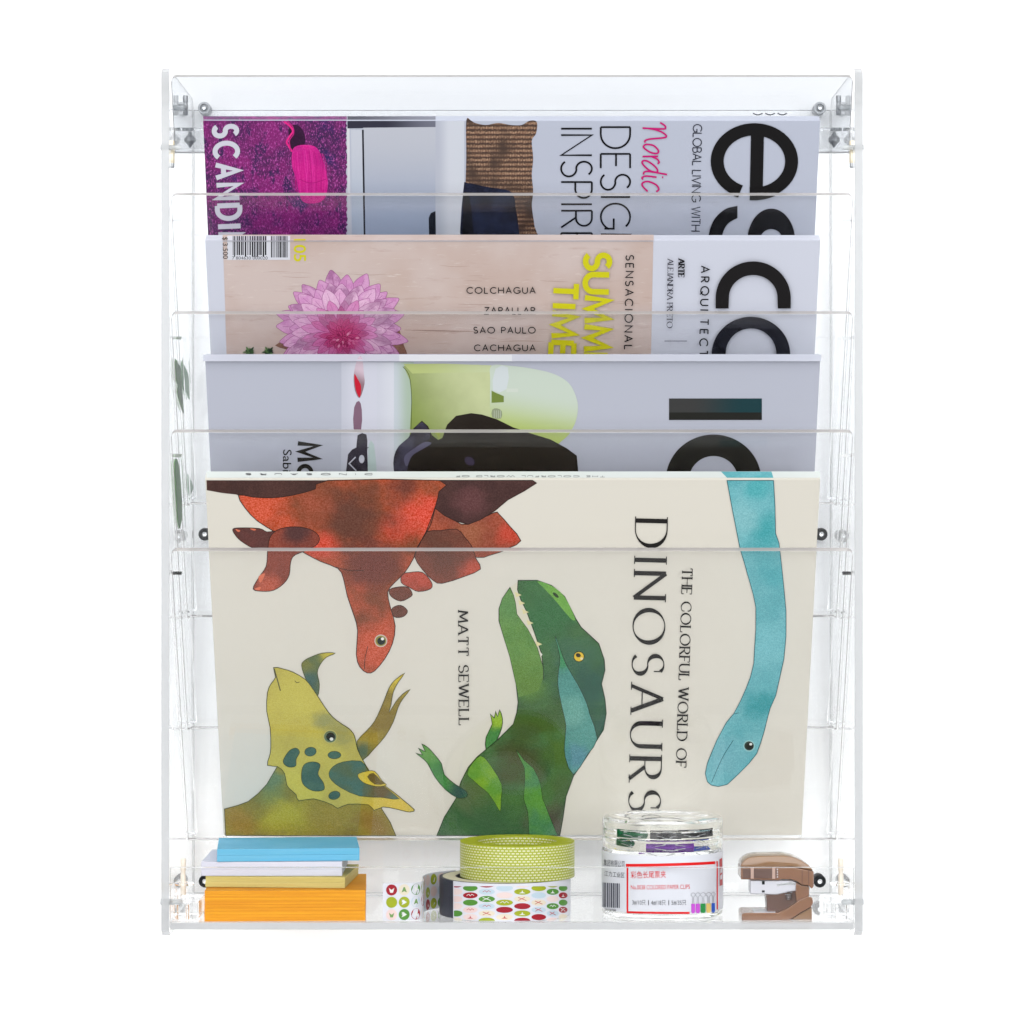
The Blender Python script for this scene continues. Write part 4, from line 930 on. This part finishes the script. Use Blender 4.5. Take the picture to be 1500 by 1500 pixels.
# ------------------------------------------------------------------ jar of binder clips
jx, jd, jr = (970.5-750)*1.022, 104, 90.5
c = V(jx, jd, ZF+.4)
jar = thing('clip_jar', 'clear round plastic jar of binder clips with a red and white label', 'jar', c)
mb = MB()
mb.lathe([(0, 0), (86, 0), (89.5, 3), (90.3, 8), (90.3, 99), (89.5, 100.5), (87.2, 100.5), (86.4, 99), (86.4, 8), (84, 5), (0, 4.5)], c, (0, 0, 1), GLS, 96); mb.build('body', jar)
mb = MB()
mb.lathe([(0, 145), (64, 145), (68, 147), (84, 147), (88.6, 145.5), (90.3, 142), (90.3, 131.5), (89.2, 130.3), (90.3, 129), (90.3, 119.5), (89.2, 118.3), (90.3, 117), (90.3, 103), (89.5, 101.2), (87.5, 101.2), (86.6, 103), (86.6, 138), (84, 141.5), (0, 141.5)], c, (0, 0, 1), GLS, 96); mb.build('lid', jar)
js = cyl_surf(jx, jd, 90.9); A = Art(js, step=.02)
m_lab = flat((226, 228, 236), .4)
vs, fs = [], []; n_ = 90
for i in range(n_+1):
    t = math.radians(-198+216*i/n_)
    for rr in (91.1, 90.5):
        for hh in (11, 96): vs.append(c+V(rr*math.cos(t), rr*math.sin(t), hh))
for i in range(n_):
    o = 4*i; fs += [[o, o+4, o+5, o+1], [o+2, o+3, o+7, o+6], [o+1, o+5, o+7, o+3], [o, o+2, o+6, o+4]]
fs += [[0, 1, 3, 2], [4*n_, 4*n_+2, 4*n_+3, 4*n_+1]]
A.mb.add(vs, fs, m_lab, False); A.z = .35
red = flat((226, 22, 26), .4)
def dense(a, b_, n_=24): return [(a[0]+(b_[0]-a[0])*i/n_, a[1]+(b_[1]-a[1])*i/n_) for i in range(n_+1)]
def curve_y(y): return lambda x: y+7.0*math.sqrt(max(0, 1-((x-970.5)/89)**2))-7
CY = lambda x, y: y+3.0*math.sqrt(max(0, 1-((x-970.5)/89.5)**2))-1.5
def line(x0, y0, x1, y1, w, mat): A.stroke([(x, CY(x, y)) for x, y in dense((x0, y0), (x1, y1))], w, mat)
line(916.8, 1266.6, 1051.5, 1263.5, 4.2, red); line(919, 1264.5, 919, 1336, 2.6, red); line(1050.6, 1262, 1050.6, 1332, 2.0, red); line(917.8, 1335, 1010, 1335.8, 3.2, red)
_fs = A.surf
A.surf = lambda px, py, lift=.3: _fs(px, CY(px, py), lift)
A.font('彩色长尾票夹', (924, 1285.5), (975.5, 1284), 10.5, red, .004)
A.font('No.0038 COLORED PAPER CLIPS', (924, 1301.5), (1010.5, 1300.5), 6.4, red)
dk = flat((50, 52, 60), .4)
for t, x0, x1 in (('3#/10只', 926, 945.5), ('|', 949.3, 950.3), ('4#/18只', 953.5, 975), ('|', 979, 980), ('5#/35只', 983.5, 1005)): A.font(t, (x0, 1324.4), (x1, 1324.4), 7.6, dk)
A.font('集团有限公司', (884, 1269), (914.5, 1270), 10, dk); A.font('江力工业区', (885, 1283.5), (914.5, 1285), 8, dk)
x = 882.8
while x < 908:
    w_ = random.choice((.7, 1.2, 2.4)); A.fill([(x, 1293), (x+w_, 1293.2), (x+w_, 1329.2), (x, 1329)], flat((88, 90, 102), .4), 0, False); x += w_+random.choice((.7, 1, 1.4))
A.up(); A.font('6921738078888', (886, 1334.5), (902, 1334.8), 3.6, dk)
A.fill([(1054, 1259), (1058, 1257.5), (1058.4, 1297), (1054, 1298)], flat((196, 20, 34), .4)); A.fill([(1055, 1273), (1057.6, 1272), (1057.6, 1278), (1055, 1280)], m_lab); A.fill([(1055, 1283), (1057.6, 1281), (1057.6, 1288), (1055, 1289)], m_lab)
for x, w_, col in ((1012.5, 5.5, (204, 84, 214)), (1019, 6.2, (204, 84, 214)), (1026, 7.5, (40, 150, 72)), (1034.5, 6.8, (236, 202, 116)), (1042.3, 5, (44, 92, 196))):
    A.fill([(x, 1322.5), (x+w_, 1322.5), (x+w_, 1334), (x+w_*.8, 1336.5), (x+w_*.2, 1336.5), (x, 1334)], flat(col, .4))
    A.stroke(spline([(x+w_*.3, 1322.5), (x+w_*.35, 1313), (x-.6, 1309.5), (x+w_*.5, 1306.4), (x+w_+.6, 1309.5), (x+w_*.65, 1313), (x+w_*.7, 1322.5)], 4, False), .7, flat((170, 172, 180), .4))
lab = A.mb.build('label', jar); A.tb.build('label_lettering', lab)
# binder clips inside the jar
def clip(label, x, d, z, L, h_, w_, rz, tilt, col):
    r = thing('binder_clip', label, 'binder clip', V(x, d, z), 'binder clips inside the jar'); r.rotation_euler = (math.radians(tilt[0]), math.radians(tilt[1]), math.radians(rz))
    o = V(x, d, z); m = flat(col, .55, .1); mb = MB()
    tri = [(-w_/2, 0), (w_/2, 0), (w_/2, 1.4), (1.2, h_), (-1.2, h_), (-w_/2, 1.4)]
    mb.prism([o+V(-L/2, y, q) for y, q in tri], V(L, 0, 0), m, .5, 1); mb.build('body', r)
    for sy in (-1, 1):
        mb = MB(); b0 = o+V(0, sy*1.5, h_)
        mb.tube([b0+V(*q) for q in spline([(-L*.32, 0, -1), (-L*.1, sy*2, h_*.7), (-L*.16, sy*3, h_*1.3), (0, sy*3.5, h_*1.6), (L*.16, sy*3, h_*1.3), (L*.1, sy*2, h_*.7), (L*.32, 0, -1)], 4, False)], .45, m_grey, 6); mb.build('handle', r)
    return r
jz = ZF
for a in (('black binder clip lying right under the jar lid', 46, 58, 128, 50, 10, 12, -8, (90, 0), (10, 10, 14)), ('black binder clip left of the other black one under the lid', 2, 46, 127, 46, 11, 13, 3, (90, 0), (14, 12, 18)),
          ('green binder clip lying under the jar lid', -48, 54, 127, 46, 10, 12, 16, (90, 0), (18, 92, 54)), ('purple binder clip lying below the black ones', 8, 42, 109, 70, 9, 10, 0, (90, 0), (96, 22, 140)),
          ('purple binder clip lying lowest, next to the label top', -4, 44, 96, 68, 9, 8, -2, (90, 0), (110, 30, 150)), ('green binder clip lower at the jar left', -58, 62, 114, 26, 9, 10, 24, (90, 0), (22, 84, 56)),
          ('black binder clip lying lowest at the right, beside the purple one', 54, 64, 94, 44, 9, 8, 18, (90, 0), (8, 8, 12)),
          ('yellow binder clip at the jar left below the green ones', -62, 70, 100, 24, 8, 10, 30, (90, 0), (206, 190, 60)), ('blue binder clip behind the purple ones', 52, 72, 106, 30, 9, 10, 28, (90, 0), (50, 70, 160))):
    lb, x, d, z, *rest = a; clip(lb, jx+x, d, jz+z, *rest)

# ------------------------------------------------------------------ stapler
st = thing('stapler', 'small glossy brown stapler with a silver magazine, open jaw to the left', 'stapler', P(1138, 1352, 70))
m_br, n, l, b = newmat('brown_plastic'); b.inputs['Base Color'].default_value = rgb(150, 106, 78); b.inputs['Roughness'].default_value = .22; b.inputs['Coat Weight'].default_value = .4
b.inputs['Transmission Weight'].default_value = .12
m_bt, n, l, b = newmat('brown_plastic_translucent'); b.inputs['Base Color'].default_value = rgb(190, 150, 118); b.inputs['Roughness'].default_value = .12; b.inputs['Transmission Weight'].default_value = .55
m_dk, n, l, b = newmat('dark_brown_plastic'); b.inputs['Base Color'].default_value = rgb(104, 76, 66); b.inputs['Roughness'].default_value = .25
m_sil, n, l, b = newmat('pale_steel'); b.inputs['Base Color'].default_value = (.5, .5, .54, 1); b.inputs['Metallic'].default_value = .8; b.inputs['Roughness'].default_value = .3
def ext(pts, d0, d1, mat, name, bev=2, sm=False, seg=3, parent=st):
    mb = MB(); dm = (d0+d1)/2
    q = []
    for x, y in pts: p = P(x, y, d0); q.append(p)
    mb.prism(q, V(0, d1-d0, 0), mat, bev, seg, sm); return mb.build(name, parent)
m_cap, n, l, b = newmat('brown_plastic_cap'); b.inputs['Base Color'].default_value = rgb(168, 128, 92); b.inputs['Roughness'].default_value = .15; b.inputs['Coat Weight'].default_value = .6; b.inputs['Transmission Weight'].default_value = .3
m_rib, n, l, b = newmat('pale_brown_plastic'); b.inputs['Base Color'].default_value = rgb(196, 164, 150); b.inputs['Roughness'].default_value = .3
top = ext([(1085, 1288), (1085, 1271), (1142, 1271), (1160, 1270), (1192, 1276), (1192, 1298), (1189, 1302), (1184, 1297), (1174, 1296), (1167, 1291), (1158, 1288), (1145, 1288), (1140, 1289.5)], 42, 102, m_br, 'top_arm', 1.6)
ext([(1085, 1270.6), (1086, 1265), (1091, 1259.5), (1099, 1255.5), (1110, 1254), (1150, 1253.3), (1164, 1256), (1177, 1262), (1187, 1269.5), (1191.5, 1275.4), (1160, 1269.5), (1142, 1270.6)], 44, 100, m_cap, 'top_cap', 2.4, True, parent=top)
ext([(1088, 1286.5), (1088, 1272.5), (1137, 1272.5), (1137, 1286.5)], 40.6, 41.8, m_dk, 'side_grip', .4, parent=top)
for x in (1099.5, 1131):
    ext([(x, 1287), (x, 1270.5), (x+4.6, 1270.5), (x+4.6, 1287)], 39.2, 40.4, m_rib, 'rib', .3, parent=top)
for x in (1174.5, 1184):
    ext([(x, 1295), (x, 1274.5), (x+.8, 1274.7), (x+.8, 1295)], 41.2, 41.9, m_dk, 'seam', 0, parent=top)
for i in range(4):
    mb = MB(); mb.lathe([(0, 0), (1.1, 0), (.9, .8), (0, 1)], P(1138.6, 1273.5+i*3.6, 41.5), YA, m_sil, 10); mb.build('rivet', top)
rl = ext([(1099, 1289), (1160, 1289), (1169, 1293), (1166, 1305), (1153, 1307), (1138, 1310.5), (1099, 1309.5)], 52, 92, m_sil, 'staple_rail', 1.5)
for y in (1290.5, 1304):
    ext([(1116, y), (1120, y), (1120, y+(5 if y < 1300 else 3)), (1116, y+(5 if y < 1300 else 3))], 51.2, 51.9, m_black, 'slot', 0, parent=rl)
ext([(1138, 1295), (1160, 1291), (1166, 1296), (1150, 1296), (1138, 1298)], 50.5, 51.8, m_chrome, 'rail_fold', .3, parent=rl)
ext([(1122, 1311), (1166, 1300), (1172, 1294), (1186, 1299), (1185, 1312), (1184, 1320), (1165, 1331), (1140, 1337), (1124, 1336)], 54, 90, m_dk, 'hinge_post', 1.5)
ext([(1166, 1292), (1174, 1296.5), (1185, 1298), (1185.5, 1311), (1176, 1318), (1167, 1324), (1165, 1308)], 46, 98, m_br, 'hinge_side', 1.5)
mb = MB()
for i in range(4):
    mb.lathe([(4.5, -1), (6, 0), (4.5, 1), (4.5, -1)], P(1155, 1307+i*3.2, 51), (0, 0, 1), m_chrome, 20)
mb.build('spring', st)
ba = ext([(1086.5, 1351.3), (1086.5, 1339), (1090, 1337), (1139, 1337), (1153, 1331), (1170, 1319), (1184, 1313), (1190, 1315), (1191, 1322), (1188, 1328), (1172, 1337), (1155, 1348), (1150, 1351.3)], 38, 106, m_br, 'base', 1.3)
ext([(1152, 1351.2), (1158, 1347), (1174, 1337), (1189, 1328.5), (1189.5, 1351.2)], 44, 100, m_bt, 'base_foot', 1.2)
ext([(1104, 1336.8), (1104, 1335.6), (1136, 1335.6), (1136, 1336.8)], 44, 84, m_sil, 'anvil', .3, parent=ba)
